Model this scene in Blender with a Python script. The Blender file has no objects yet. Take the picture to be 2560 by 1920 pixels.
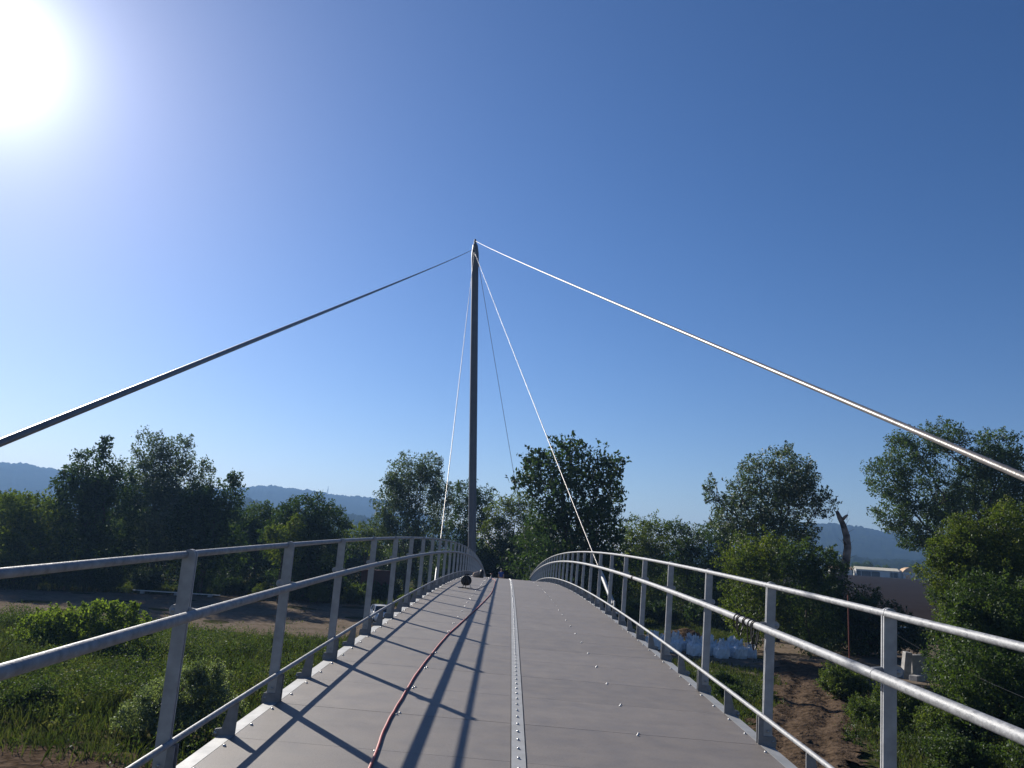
import bpy, math, random
import numpy as np
from mathutils import Vector, Matrix, noise as mnoise
R = math.radians
rng = np.random.default_rng(7)
random.seed(7)
scene = bpy.context.scene
COL = scene.collection

# ------------------------------------------------------------------ tagging
def tag(o, label=None, cat=None, group=None, kind=None):
    if label: o['label'] = label
    if cat: o['category'] = cat
    if group: o['group'] = group
    if kind: o['kind'] = kind
    return o

def empty(name, loc=(0, 0, 0), rotz=0.0):
    o = bpy.data.objects.new(name, None)
    o.location = loc
    o.rotation_euler = (0, 0, rotz)
    o.empty_display_size = 0.2
    COL.objects.link(o)
    return o

def link(name, me, mat=None, parent=None, loc=None):
    o = bpy.data.objects.new(name, me)
    COL.objects.link(o)
    if mat is not None:
        for m in (mat if isinstance(mat, (list, tuple)) else [mat]):
            me.materials.append(m)
    if parent is not None: o.parent = parent
    if loc is not None: o.location = loc
    return o

def copy_tree(o, parent=None):
    c = o.copy()
    COL.objects.link(c)
    if parent is not None: c.parent = parent
    for ch in list(o.children): copy_tree(ch, c)
    return c

# ------------------------------------------------------------------ mesh builder
class MB:
    def __init__(s): s.v = []; s.f = []; s.m = []; s.sm = []
    def add(s, vs, fs, mi=0, smooth=False):
        b = len(s.v)
        s.v += [tuple(x) for x in vs]
        for f in fs:
            s.f.append([i + b for i in f]); s.m.append(mi); s.sm.append(smooth)
    def box(s, c, d, mi=0, M=None, taper=1.0):
        x, y, z = d[0] / 2, d[1] / 2, d[2] / 2
        vs = []
        for k, t in ((-1, 1.0), (1, taper)):
            for a, b in ((-1, -1), (1, -1), (1, 1), (-1, 1)):
                vs.append(Vector((a * x * t, b * y * t, k * z)))
        if M is not None: vs = [M @ v for v in vs]
        vs = [v + Vector(c) for v in vs]
        s.add(vs, [(3, 2, 1, 0), (4, 5, 6, 7), (0, 1, 5, 4), (1, 2, 6, 5), (2, 3, 7, 6), (3, 0, 4, 7)], mi)
    def tube(s, pts, rad, n=10, mi=0, caps=True, smooth=True):
        pts = [Vector(p) for p in pts]
        rads = rad if isinstance(rad, (list, tuple)) else [rad] * len(pts)
        up = None; rings = []
        for i, p in enumerate(pts):
            a = pts[max(i - 1, 0)]; b = pts[min(i + 1, len(pts) - 1)]
            t = (b - a).normalized()
            if up is None:
                ref = Vector((0, 0, 1)) if abs(t.z) < 0.9 else Vector((1, 0, 0))
                up = (ref - t * ref.dot(t)).normalized()
            else:
                up = (up - t * up.dot(t)).normalized()
            sd = t.cross(up)
            rings.append([p + (up * math.cos(2 * math.pi * k / n) + sd * math.sin(2 * math.pi * k / n)) * rads[i] for k in range(n)])
        vs = [v for r in rings for v in r]; fs = []
        for i in range(len(pts) - 1):
            for k in range(n):
                fs.append((i * n + k, i * n + (k + 1) % n, (i + 1) * n + (k + 1) % n, (i + 1) * n + k))
        s.add(vs, fs, mi, smooth)
        if caps:
            s.add(rings[0], [tuple(reversed(range(n)))], mi)
            s.add(rings[-1], [tuple(range(n))], mi)
    def prism(s, poly, t0, t1, axes, mi=0, origin=(0, 0, 0)):
        # poly in (u, v); extruded along w from t0 to t1
        u, v, w = [Vector(a) for a in axes]; o = Vector(origin); n = len(poly)
        A = [o + u * p[0] + v * p[1] + w * t0 for p in poly]
        B = [o + u * p[0] + v * p[1] + w * t1 for p in poly]
        fs = [tuple(reversed(range(n))), tuple(range(n, 2 * n))]
        for i in range(n):
            j = (i + 1) % n
            fs.append((i, j, n + j, n + i))
        s.add(A + B, fs, mi)
    def lathe(s, prof, n=16, M=None, mi=0, smooth=True):
        vs = []
        for r_, z in prof:
            for k in range(n):
                a = 2 * math.pi * k / n
                v = Vector((r_ * math.cos(a), r_ * math.sin(a), z))
                vs.append(M @ v if M is not None else v)
        fs = []
        for i in range(len(prof) - 1):
            for k in range(n):
                fs.append((i * n + k, i * n + (k + 1) % n, (i + 1) * n + (k + 1) % n, (i + 1) * n + k))
        fs.append(tuple(reversed(range(n)))); fs.append(tuple(range((len(prof) - 1) * n, len(prof) * n)))
        s.add(vs, fs, mi, smooth)
    def dome(s, c, r_, h, nrm, n=8, mi=0):
        z = Vector(nrm).normalized(); x = z.orthogonal().normalized(); y = z.cross(x); c = Vector(c)
        vs = []
        for fr, hh in ((1, 0), (0.95, 0.45), (0.6, 0.9)):
            for k in range(n):
                a = 2 * math.pi * k / n
                vs.append(c + (x * math.cos(a) + y * math.sin(a)) * r_ * fr + z * h * hh)
        vs.append(c + z * h)
        fs = []
        for i in range(2):
            for k in range(n):
                fs.append((i * n + k, i * n + (k + 1) % n, (i + 1) * n + (k + 1) % n, (i + 1) * n + k))
        for k in range(n): fs.append((2 * n + k, 2 * n + (k + 1) % n, 3 * n))
        s.add(vs, fs, mi, True)
    def mesh(s, name):
        me = bpy.data.meshes.new(name)
        me.from_pydata(s.v, [], s.f)
        me.polygons.foreach_set('material_index', s.m)
        me.polygons.foreach_set('use_smooth', s.sm)
        me.update()
        return me
    def build(s, name, mat, parent=None, loc=None):
        return link(name, s.mesh(name), mat, parent, loc)

# ------------------------------------------------------------------ materials
def new_mat(name):
    m = bpy.data.materials.new(name); m.use_nodes = True
    nt = m.node_tree; nt.nodes.clear()
    out = nt.nodes.new('ShaderNodeOutputMaterial')
    return m, nt, out

def N(nt, typ, **kw):
    n = nt.nodes.new(typ)
    for k, v in kw.items():
        if k.startswith('i_'):
            key = k[2:]
            key = int(key) if key.isdigit() else key.replace('_', ' ')
            n.inputs[key].default_value = v
        else: setattr(n, k, v)
    return n

def ramp(nt, fac, stops):
    r_ = nt.nodes.new('ShaderNodeValToRGB')
    el = r_.color_ramp.elements
    while len(el) > 1: el.remove(el[-1])
    el[0].position = stops[0][0]; el[0].color = (*stops[0][1], 1)
    for p, c in stops[1:]:
        e = el.new(p); e.color = (*c, 1)
    nt.links.new(fac, r_.inputs[0])
    return r_

def pbr(name, c1, c2=None, rough=0.5, metal=0.0, scale=8.0, bump=0.0, bscale=60.0, spec=0.5, rough2=None, detail=6.0, stretch=None):
    m, nt, out = new_mat(name)
    L = nt.links
    b = N(nt, 'ShaderNodeBsdfPrincipled')
    b.inputs['Roughness'].default_value = rough
    b.inputs['Metallic'].default_value = metal
    b.inputs['Specular IOR Level'].default_value = spec
    tc = N(nt, 'ShaderNodeTexCoord'); src = tc.outputs['Object']
    if stretch:
        mp = N(nt, 'ShaderNodeMapping'); mp.inputs['Scale'].default_value = stretch
        L.new(src, mp.inputs[0]); src = mp.outputs[0]
    nz = N(nt, 'ShaderNodeTexNoise'); nz.inputs['Scale'].default_value = scale; nz.inputs['Detail'].default_value = detail
    L.new(src, nz.inputs['Vector'])
    r_ = ramp(nt, nz.outputs[0], [(0.3, c1), (0.7, c2 or c1)])
    L.new(r_.outputs[0], b.inputs['Base Color'])
    if rough2 is not None:
        mr = N(nt, 'ShaderNodeMapRange'); mr.inputs[1].default_value = 0.3; mr.inputs[2].default_value = 0.7
        mr.inputs[3].default_value = rough; mr.inputs[4].default_value = rough2
        L.new(nz.outputs[0], mr.inputs[0]); L.new(mr.outputs[0], b.inputs['Roughness'])
    if bump:
        n2 = N(nt, 'ShaderNodeTexNoise'); n2.inputs['Scale'].default_value = bscale; n2.inputs['Detail'].default_value = 4
        L.new(src, n2.inputs['Vector'])
        bp = N(nt, 'ShaderNodeBump'); bp.inputs['Strength'].default_value = bump; bp.inputs['Distance'].default_value = 0.02
        L.new(n2.outputs[0], bp.inputs['Height']); L.new(bp.outputs[0], b.inputs['Normal'])
    L.new(b.outputs[0], out.inputs[0])
    return m

def leafmat(name, ca, cb, cc, trans=0.45, gloss=0.022, grough=0.5, clump=0.6, tcol=1.5):
    m, nt, out = new_mat(name); L = nt.links
    geo = N(nt, 'ShaderNodeNewGeometry'); tc = N(nt, 'ShaderNodeTexCoord')
    nz = N(nt, 'ShaderNodeTexNoise'); nz.inputs['Scale'].default_value = clump; nz.inputs['Detail'].default_value = 3
    L.new(geo.outputs['Position'], nz.inputs['Vector'])
    mx = N(nt, 'ShaderNodeMath', operation='MULTIPLY_ADD'); mx.inputs[1].default_value = 0.55
    L.new(geo.outputs['Random Per Island'], mx.inputs[0])
    sc = N(nt, 'ShaderNodeMath', operation='MULTIPLY_ADD'); sc.inputs[1].default_value = 1.3; sc.inputs[2].default_value = -0.42
    L.new(nz.outputs[0], sc.inputs[0]); L.new(sc.outputs[0], mx.inputs[2])
    r_ = ramp(nt, mx.outputs[0], [(0.08, ca), (0.5, cb), (0.95, cc)])
    d = N(nt, 'ShaderNodeBsdfDiffuse'); t = N(nt, 'ShaderNodeBsdfTranslucent'); g = N(nt, 'ShaderNodeBsdfGlossy')
    g.inputs['Roughness'].default_value = grough; g.inputs['Color'].default_value = (0.8, 0.85, 0.9, 1)
    L.new(r_.outputs[0], d.inputs['Color'])
    tcm = N(nt, 'ShaderNodeMix', data_type='RGBA', blend_type='MULTIPLY'); tcm.inputs[0].default_value = 1.0
    L.new(r_.outputs[0], tcm.inputs[6]); tcm.inputs[7].default_value = (tcol * 1.05, tcol * 1.15, tcol * 0.5, 1)
    L.new(tcm.outputs[2], t.inputs['Color'])
    a = N(nt, 'ShaderNodeMixShader'); a.inputs[0].default_value = trans
    L.new(d.outputs[0], a.inputs[1]); L.new(t.outputs[0], a.inputs[2])
    b = N(nt, 'ShaderNodeMixShader'); b.inputs[0].default_value = gloss
    L.new(a.outputs[0], b.inputs[1]); L.new(g.outputs[0], b.inputs[2])
    L.new(b.outputs[0], out.inputs[0])
    return m

M = {}
M['leaf_dark'] = leafmat('leaf_dark', (0.0138, 0.0276, 0.0103), (0.0299, 0.0529, 0.0161), (0.0575, 0.0862, 0.0230), trans=0.34)
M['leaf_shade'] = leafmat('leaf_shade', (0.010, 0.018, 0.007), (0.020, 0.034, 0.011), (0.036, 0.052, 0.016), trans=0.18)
M['leaf_mid'] = leafmat('leaf_mid', (0.0208, 0.0381, 0.0115), (0.0438, 0.0713, 0.0184), (0.0862, 0.1150, 0.0287), trans=0.4)
M['leaf_yellow'] = leafmat('leaf_yellow', (0.0323, 0.0484, 0.0086), (0.0646, 0.0915, 0.0151), (0.1292, 0.1399, 0.0237), trans=0.45)
M['leaf_bright'] = leafmat('leaf_bright', (0.04, 0.06, 0.012), (0.085, 0.118, 0.022), (0.15, 0.185, 0.035), trans=0.55, clump=1.2, tcol=1.75)
M['leaf_fresh'] = leafmat('leaf_fresh', (0.0308, 0.0505, 0.0140), (0.0674, 0.0954, 0.0238), (0.1403, 0.1613, 0.0421), trans=0.45, clump=1.6, tcol=1.5)
M['leaf_silver'] = leafmat('leaf_silver', (0.0551, 0.0736, 0.0368), (0.1104, 0.1409, 0.0736), (0.2452, 0.2697, 0.1716), trans=0.45, gloss=0.05, grough=0.42, clump=1.5)
M['leaf_grey'] = leafmat('leaf_grey', (0.0253, 0.0391, 0.0161), (0.0483, 0.0713, 0.0276), (0.0978, 0.1207, 0.0517), trans=0.4, gloss=0.06)
M['grass'] = leafmat('grass', (0.0177, 0.0265, 0.0088), (0.0376, 0.0530, 0.0155), (0.1050, 0.1017, 0.0420), trans=0.36, gloss=0.02, clump=0.45)
M['weed'] = leafmat('weed', (0.0208, 0.0351, 0.0117), (0.0468, 0.0702, 0.0208), (0.1105, 0.1248, 0.0416), trans=0.4, gloss=0.02, clump=0.9)
M['weed_pale'] = leafmat('weed_pale', (0.0390, 0.0520, 0.0208), (0.0845, 0.0975, 0.0416), (0.2080, 0.1950, 0.0975), trans=0.4, gloss=0.03, clump=0.9)
M['bark'] = pbr('bark', (0.045, 0.035, 0.027), (0.10, 0.08, 0.062), rough=0.9, scale=6, bump=0.6, bscale=25, spec=0.2)
M['deadwood'] = pbr('deadwood', (0.05, 0.037, 0.03), (0.30, 0.23, 0.19), rough=0.85, scale=1.4, bump=0.5, bscale=18, spec=0.2, detail=4)
M['galv'] = pbr('galvanised_steel', (0.27, 0.282, 0.30), (0.42, 0.43, 0.45), rough=0.5, metal=0.3, scale=13, bump=0.08, bscale=80, rough2=0.66, spec=0.4)
M['galv_dark'] = pbr('shaded_zinc', (0.15, 0.157, 0.17), (0.24, 0.248, 0.265), rough=0.55, metal=0.3, scale=16, bump=0.08, bscale=80, rough2=0.7, spec=0.35)  # darker galv for the brackets: shade put into the colour, plus newer zinc
M['galv_rail'] = pbr('galvanised_tube', (0.17, 0.177, 0.188), (0.33, 0.34, 0.355), rough=0.5, metal=0.3, scale=20, bump=0.18, bscale=70, rough2=0.72, spec=0.35, detail=8)
M['strip'] = pbr('zinc_strip', (0.2530, 0.2619, 0.2656), (0.3415, 0.3479, 0.3479), rough=0.7, metal=0.15, scale=9, bump=0.04, bscale=70, rough2=0.6)
M['bolt'] = pbr('bolt_steel', (0.34, 0.34, 0.34), (0.45, 0.45, 0.45), rough=0.38, metal=0.8, scale=30)
M['cable'] = pbr('stay_cable_steel', (0.15, 0.142, 0.14), (0.22, 0.21, 0.205), rough=0.42, metal=0.3, scale=12, bump=0.10, bscale=60, spec=0.25)
M['mast'] = pbr('mast_paint', (0.0978, 0.1058, 0.1242), (0.1265, 0.1357, 0.1552), rough=0.5, scale=1.2, spec=0.4)
M['hose'] = pbr('red_rubber', (0.36, 0.07, 0.055), (0.44, 0.10, 0.08), rough=0.55, scale=6)
M['black'] = pbr('black_plastic', (0.012, 0.012, 0.013), (0.02, 0.02, 0.021), rough=0.45, scale=10)
M['cord'] = pbr('grey_cord', (0.10, 0.10, 0.105), (0.15, 0.15, 0.155), rough=0.6, scale=10)
M['white'] = pbr('white_paint', (0.4650, 0.4650, 0.4500), (0.5550, 0.5550, 0.5400), rough=0.5, scale=3)
M['whitecar'] = pbr('white_car_paint', (0.70, 0.71, 0.72), (0.76, 0.77, 0.77), rough=0.18, scale=2)
M['darkcar'] = pbr('dark_car_paint', (0.012, 0.014, 0.018), (0.016, 0.018, 0.022), rough=0.15, scale=2)
M['glass'] = pbr('dark_glass', (0.01, 0.013, 0.017), (0.014, 0.018, 0.022), rough=0.06, scale=2, spec=0.8)
M['tyre'] = pbr('tyre_rubber', (0.012, 0.012, 0.012), (0.02, 0.02, 0.02), rough=0.8, scale=8)
M['chrome'] = pbr('bright_metal', (0.7, 0.7, 0.7), (0.8, 0.8, 0.8), rough=0.12, metal=1.0, scale=5)
M['concrete'] = pbr('concrete', (0.24, 0.235, 0.225), (0.40, 0.39, 0.375), rough=0.85, scale=2.5, bump=0.3, bscale=30, spec=0.2)
M['redpole'] = pbr('rust_red_paint', (0.1500, 0.0338, 0.0225), (0.2100, 0.0525, 0.0338), rough=0.55, scale=4)
M['rustshed'] = pbr('oxide_red_sheet', (0.0770, 0.0165, 0.0121), (0.1100, 0.0248, 0.0165), rough=0.6, scale=2)
M['bagcloth'] = pbr('woven_bag_cloth', (0.60, 0.62, 0.64), (0.76, 0.77, 0.78), rough=0.55, scale=5, bump=0.5, bscale=14, spec=0.3)
M['tanroof'] = pbr('ochre_sheet', (0.42, 0.27, 0.13), (0.52, 0.34, 0.18), rough=0.6, scale=0.5)
M['beige'] = pbr('beige_canvas', (0.30, 0.23, 0.18), (0.40, 0.31, 0.25), rough=0.9, scale=20, bump=0.4)
M['cream'] = pbr('cream_sheet', (0.62, 0.56, 0.40), (0.72, 0.66, 0.50), rough=0.6, scale=0.4)
M['skin'] = pbr('skin', (0.42, 0.25, 0.18), (0.48, 0.29, 0.21), rough=0.5, scale=8)
M['hair'] = pbr('brown_hair', (0.03, 0.02, 0.014), (0.05, 0.033, 0.022), rough=0.6, scale=40)
M['blueshirt'] = pbr('blue_cotton', (0.025, 0.06, 0.22), (0.04, 0.085, 0.30), rough=0.85, scale=12, bump=0.3)
M['trousers'] = pbr('dark_denim', (0.02, 0.025, 0.04), (0.03, 0.036, 0.055), rough=0.9, scale=14)

def deckmat():
    m, nt, out = new_mat('gritty_deck_coating'); L = nt.links
    b = N(nt, 'ShaderNodeBsdfPrincipled'); b.inputs['Specular IOR Level'].default_value = 0.5
    tc = N(nt, 'ShaderNodeTexCoord')
    mp = N(nt, 'ShaderNodeMapping'); mp.inputs['Scale'].default_value = (0.35, 1.25, 1)
    L.new(tc.outputs['Object'], mp.inputs[0])
    big = N(nt, 'ShaderNodeTexNoise'); big.inputs['Scale'].default_value = 1.1; big.inputs['Detail'].default_value = 3
    L.new(mp.outputs[0], big.inputs['Vector'])
    fine = N(nt, 'ShaderNodeTexNoise'); fine.inputs['Scale'].default_value = 160; fine.inputs['Detail'].default_value = 2
    L.new(tc.outputs['Object'], fine.inputs['Vector'])
    mid = N(nt, 'ShaderNodeTexNoise'); mid.inputs['Scale'].default_value = 5; mid.inputs['Detail'].default_value = 6
    L.new(tc.outputs['Object'], mid.inputs['Vector'])
    geo = N(nt, 'ShaderNodeNewGeometry')
    a = ramp(nt, fine.outputs[0], [(0.3, (0.124, 0.110, 0.100)), (0.7, (0.192, 0.172, 0.155))])
    c = ramp(nt, mid.outputs[0], [(0.25, (0.88, 0.88, 0.89)), (0.75, (1.06, 1.05, 1.05))])
    mx = N(nt, 'ShaderNodeMix', data_type='RGBA', blend_type='MULTIPLY'); mx.inputs[0].default_value = 1
    L.new(a.outputs[0], mx.inputs[6]); L.new(c.outputs[0], mx.inputs[7])
    pr = ramp(nt, geo.outputs['Random Per Island'], [(0.0, (0.93, 0.93, 0.93)), (1.0, (1.05, 1.05, 1.05))])
    m2 = N(nt, 'ShaderNodeMix', data_type='RGBA', blend_type='MULTIPLY'); m2.inputs[0].default_value = 1
    L.new(mx.outputs[2], m2.inputs[6]); L.new(pr.outputs[0], m2.inputs[7])
    L.new(m2.outputs[2], b.inputs['Base Color'])
    mr = N(nt, 'ShaderNodeMapRange'); mr.inputs[1].default_value = 0.3; mr.inputs[2].default_value = 0.7; mr.inputs[3].default_value = 0.56; mr.inputs[4].default_value = 0.66
    L.new(mid.outputs[0], mr.inputs[0]); L.new(mr.outputs[0], b.inputs['Roughness'])
    b1 = N(nt, 'ShaderNodeBump'); b1.inputs['Strength'].default_value = 1.0; b1.inputs['Distance'].default_value = 0.022
    L.new(big.outputs[0], b1.inputs['Height'])
    b2 = N(nt, 'ShaderNodeBump'); b2.inputs['Strength'].default_value = 0.35; b2.inputs['Distance'].default_value = 0.004
    L.new(fine.outputs[0], b2.inputs['Height']); L.new(b1.outputs[0], b2.inputs['Normal']); L.new(b2.outputs[0], b.inputs['Normal'])
    L.new(b.outputs[0], out.inputs[0])
    return m
M['deck'] = deckmat()

def groundmat(name, cols, sc1, sc2, bump=0.6):
    m, nt, out = new_mat(name); L = nt.links
    b = N(nt, 'ShaderNodeBsdfPrincipled'); b.inputs['Roughness'].default_value = 0.95; b.inputs['Specular IOR Level'].default_value = 0.0
    tc = N(nt, 'ShaderNodeTexCoord')
    n1 = N(nt, 'ShaderNodeTexNoise'); n1.inputs['Scale'].default_value = sc1; n1.inputs['Detail'].default_value = 8; n1.inputs['Roughness'].default_value = 0.65
    n2 = N(nt, 'ShaderNodeTexNoise'); n2.inputs['Scale'].default_value = sc2; n2.inputs['Detail'].default_value = 6
    L.new(tc.outputs['Object'], n1.inputs['Vector']); L.new(tc.outputs['Object'], n2.inputs['Vector'])
    ad = N(nt, 'ShaderNodeMath', operation='MULTIPLY_ADD'); ad.inputs[1].default_value = 0.5
    hf = N(nt, 'ShaderNodeMath', operation='MULTIPLY'); hf.inputs[1].default_value = 0.5
    L.new(n1.outputs[0], hf.inputs[0]); L.new(n2.outputs[0], ad.inputs[0]); L.new(hf.outputs[0], ad.inputs[2])
    r_ = ramp(nt, ad.outputs[0], cols)
    L.new(r_.outputs[0], b.inputs['Base Color'])
    bp = N(nt, 'ShaderNodeBump'); bp.inputs['Strength'].default_value = bump; bp.inputs['Distance'].default_value = 0.15
    L.new(n2.outputs[0], bp.inputs['Height']); L.new(bp.outputs[0], b.inputs['Normal'])
    L.new(b.outputs[0], out.inputs[0])
    return m
M['ground'] = groundmat('grassy_soil', [(0.36, (0.0216, 0.0288, 0.0101)), (0.48, (0.0396, 0.0468, 0.0158)), (0.56, (0.0720, 0.0612, 0.0360)), (0.66, (0.1080, 0.0864, 0.0612))], 0.22, 2.2)
M['dirt'] = groundmat('bare_dirt', [(0.34, (0.0648, 0.0627, 0.0324)), (0.44, (0.1242, 0.0993, 0.0735)), (0.6, (0.1782, 0.1425, 0.1113))], 0.35, 3.0, 0.6)
M['track'] = groundmat('rutted_dirt', [(0.36, (0.0367, 0.0275, 0.0184)), (0.47, (0.0734, 0.0520, 0.0355)), (0.62, (0.1102, 0.0796, 0.0563))], 0.8, 4.0, 1.0)
M['field'] = groundmat('ploughed_soil', [(0.35, (0.0221, 0.0153, 0.0127)), (0.62, (0.029, 0.0235, 0.021))], 0.05, 0.9, 0.5)
M['hills'] = groundmat('wooded_hill', [(0.38, (0.0066, 0.0121, 0.0066)), (0.55, (0.0165, 0.0248, 0.0099)), (0.68, (0.0275, 0.0330, 0.0154))], 0.006, 0.05, 0.5)
# ------------------------------------------------------------------ light and air settings
HAZE_D = 0.00028
SUN_E = 5.0
SKY_S = 0.064
SKY_AIR, SKY_DUST, SKY_OZ, SKY_SAT, SKY_HUE = 1.0, 0.18, 3.0, 1.2, 0.5
AUR1, AUR2, AUR3 = 34.0, 2.2, 0.9
SKY_GAM = 1.22
EXPO = 0.7
# ------------------------------------------------------------------ terrain
def smooth(a, b, t):
    t = np.clip((t - a) / (b - a), 0, 1); return t * t * (3 - 2 * t)

def fnoise(x, y, s, seed=0):
    # cheap smooth value made of a few sines; works on arrays
    x = np.asarray(x, float) * s + seed * 1.7; y = np.asarray(y, float) * s - seed * 2.3
    return (np.sin(x * 1.0 + 1.3 * np.sin(y * 0.7 + seed)) + np.sin(y * 1.1 + 1.7 * np.sin(x * 0.6 + 2 * seed)) + 0.6 * np.sin(2.3 * x - 1.9 * y + seed) + 0.5 * np.sin(3.1 * y + 2.7 * x + 4 * seed)) / 3.1

def gz(x, y):
    x = np.asarray(x, float); y = np.asarray(y, float)
    return 7.8 * smooth(125, 430, y) + 0.12 * fnoise(x, y, 0.21, 1) * (1 - smooth(300, 500, y)) - 0.12

def gzf(x, y): return float(gz(x, y))

def grid_mesh(name, xs, ys, zf, mat, kind, keep=None, jitter=0.0, lift=0.0):
    X, Y = np.meshgrid(xs, ys)
    if jitter:
        X = X + rng.uniform(-jitter, jitter, X.shape); Y = Y + rng.uniform(-jitter, jitter, Y.shape)
    Z = zf(X, Y) + lift
    nx, ny = len(xs), len(ys)
    V = np.stack([X, Y, Z], -1).reshape(-1, 3)
    i = np.arange(ny - 1)[:, None] * nx + np.arange(nx - 1)[None, :]
    F = np.stack([i, i + 1, i + nx + 1, i + nx], -1).reshape(-1, 4)
    if keep is not None:
        c = V[F].mean(1)
        F = F[keep(c[:, 0], c[:, 1])]
        used, inv = np.unique(F, return_inverse=True)
        V = V[used]; F = inv.reshape(-1, 4)
    me = raw_mesh(name, V, F, smooth=True)
    o = link(name, me, mat)
    tag(o, kind=kind)
    return o

def raw_mesh(name, V, F, smooth=False):
    me = bpy.data.meshes.new(name)
    nv, nf, k = len(V), len(F), F.shape[1]
    me.vertices.add(nv); me.vertices.foreach_set('co', V.astype(np.float32).ravel())
    me.loops.add(nf * k); me.loops.foreach_set('vertex_index', F.astype(np.int32).ravel())
    me.polygons.add(nf)
    me.polygons.foreach_set('loop_start', (np.arange(nf) * k).astype(np.int32))
    me.polygons.foreach_set('loop_total', np.full(nf, k, np.int32))
    if smooth: me.polygons.foreach_set('use_smooth', np.ones(nf, bool))
    me.update(calc_edges=True)
    return me

u = np.linspace(-1, 1, 161)
gxs = 3600 * np.sinh(5.2 * u) / np.sinh(5.2)
v_ = np.linspace(0, 1, 170)
gys = -120 + 4000 * (np.sinh(4.0 * v_) / np.sinh(4.0))
grid_mesh('ground', gxs, gys, gz, M['ground'], 'structure')

def yard_f(x, y):
    n = 2.4 * fnoise(x, y, 0.35, 3) + 1.2 * fnoise(x, y, 1.3, 5) + 0.7 * fnoise(x, y, 3.7, 2)
    left = np.minimum(np.minimum(y - 57.0, np.where(x < -33, 80.5 + 0.62 * (x + 52), 96.0) - y), 6 - x)
    right = np.minimum(np.minimum(y - 53.0, 82 - y + 0.45 * np.maximum(x - 30, 0)), np.minimum(x - 5, 78 - x))
    right = np.minimum(right, 0.8 * np.hypot(x - 17.5, (y - 84) * 0.9) - 6.5)
    return np.maximum(left, right) + n
grid_mesh('dirt_yard', np.arange(-82, 80, 0.36), np.arange(50, 118, 0.36), gz, M['dirt'], 'structure',
          keep=lambda x, y: yard_f(x, y) > 0, jitter=0.11, lift=0.03)

def track_f(x, y):
    cx = 9.6 + (y - 28) * 0.47 - 0.0025 * (y - 28) ** 2
    n = 0.9 * fnoise(x, y, 0.9, 7) + 0.5 * fnoise(x, y, 2.9, 8)
    return np.minimum(2.2 - np.abs(x - cx), np.minimum(y - 12, 62 - y)) + n
def track_z(x, y):
    cx = 9.6 + (y - 28) * 0.47 - 0.0025 * (y - 28) ** 2
    d = x - cx + 0.25 * fnoise(x, y, 0.5, 19)
    rut = -0.09 * (np.exp(-((d - 0.85) / 0.22) ** 2) + np.exp(-((d + 0.75) / 0.25) ** 2)) + 0.06 * np.exp(-(d / 0.35) ** 2) + 0.07 * np.exp(-((np.abs(d) - 1.5) / 0.3) ** 2)
    return gz(x, y) + 0.12 + rut + 0.05 * fnoise(x, y, 3.3, 15) + 0.035 * rng.normal(size=np.shape(x))
grid_mesh('dirt_track', np.arange(-4, 32, 0.22), np.arange(12, 62, 0.22), track_z, M['track'], 'structure',
          keep=lambda x, y: track_f(x, y) > 0, jitter=0.09, lift=0.05)
grid_mesh('bare_bank', np.arange(-26, -6, 0.3), np.arange(14, 27, 0.3), gz, M['track'], 'structure',
          keep=lambda x, y: (np.minimum(25.2 - y, y - 14.5) + 0.9 * fnoise(x, y, 0.9, 4) + 0.5 * fnoise(x, y, 2.9, 6)) > 0, jitter=0.09, lift=0.04)
grid_mesh('ploughed_field', np.linspace(48, 330, 60), np.linspace(128, 416, 70), gz, M['field'], 'structure', lift=0.45)

# ------------------------------------------------------------------ hills
def hill_mesh(name, a0, a1, D, elev, depth, n, seed):
    A = np.radians(np.linspace(a0, a1, n)); rows = []
    nd = 26
    for j in range(nd):
        t = j / (nd - 1)
        d = D - depth + depth * 1.25 * t
        s = np.clip(t * 1.25, 0, 1.0) ** 0.8
        back = np.clip((t * 1.25 - 1) / 0.25, 0, 1)
        H = np.array([elev(math.degrees(a)) for a in A]) * D / 57.2958
        x = d * np.sin(A); y = d * np.cos(A)
        z = 4 + H * s * (1 - 0.25 * back) + 0.05 * H * fnoise(x, y, 0.012, seed) * s
        z = z + 3.2 * fnoise(x, y, 0.13, seed + 1) * s + 2.0 * fnoise(x, y, 0.37, seed + 2) * s + rng.uniform(-1.3, 1.3, n) * s
        rows.append(np.stack([x, y, z], -1))
    V = np.concatenate(rows)
    i = np.arange(nd - 1)[:, None] * n + np.arange(n - 1)[None, :]
    F = np.stack([i, i + 1, i + n + 1, i + n], -1).reshape(-1, 4)
    o = link(name, raw_mesh(name, V, F, smooth=True), M['hills'])
    tag(o, kind='structure')
    return o

def interp(pts):
    xs = [p[0] for p in pts]; ys = [p[1] for p in pts]
    return lambda a: float(np.interp(a, xs, ys))
hill_mesh('hills', -50, -2, 2600, interp([(-50, 3.9), (-38, 3.75), (-34.5, 3.55), (-32, 3.6), (-28, 3.2), (-24, 3.0), (-21.5, 3.1), (-19.5, 3.45), (-17.5, 3.75), (-15, 3.75), (-12.5, 3.65), (-9, 3.3), (-6, 2.4), (-2, 1.0)]), 900, 520, 3)
hill_mesh('hills', -24, -6, 1250, interp([(-24, 1.6), (-21, 2.6), (-19, 2.9), (-17, 2.2), (-15, 1.7), (-13, 2.35), (-11, 2.2), (-8, 1.6), (-6, 0.4)]), 450, 260, 11)
hill_mesh('hills', 10, 42, 2500, interp([(10, 0.5), (16, 2.6), (20, 3.35), (22, 3.6), (24, 3.45), (26, 3.2), (30, 3.3), (36, 3.5), (42, 2.6)]), 1000, 420, 17)
hill_mesh('hills', 12, 42, 1300, interp([(12, 0.2), (18, 1.3), (22, 1.55), (25, 1.4), (29, 1.7), (36, 1.6), (42, 0.8)]), 550, 300, 23)

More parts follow.
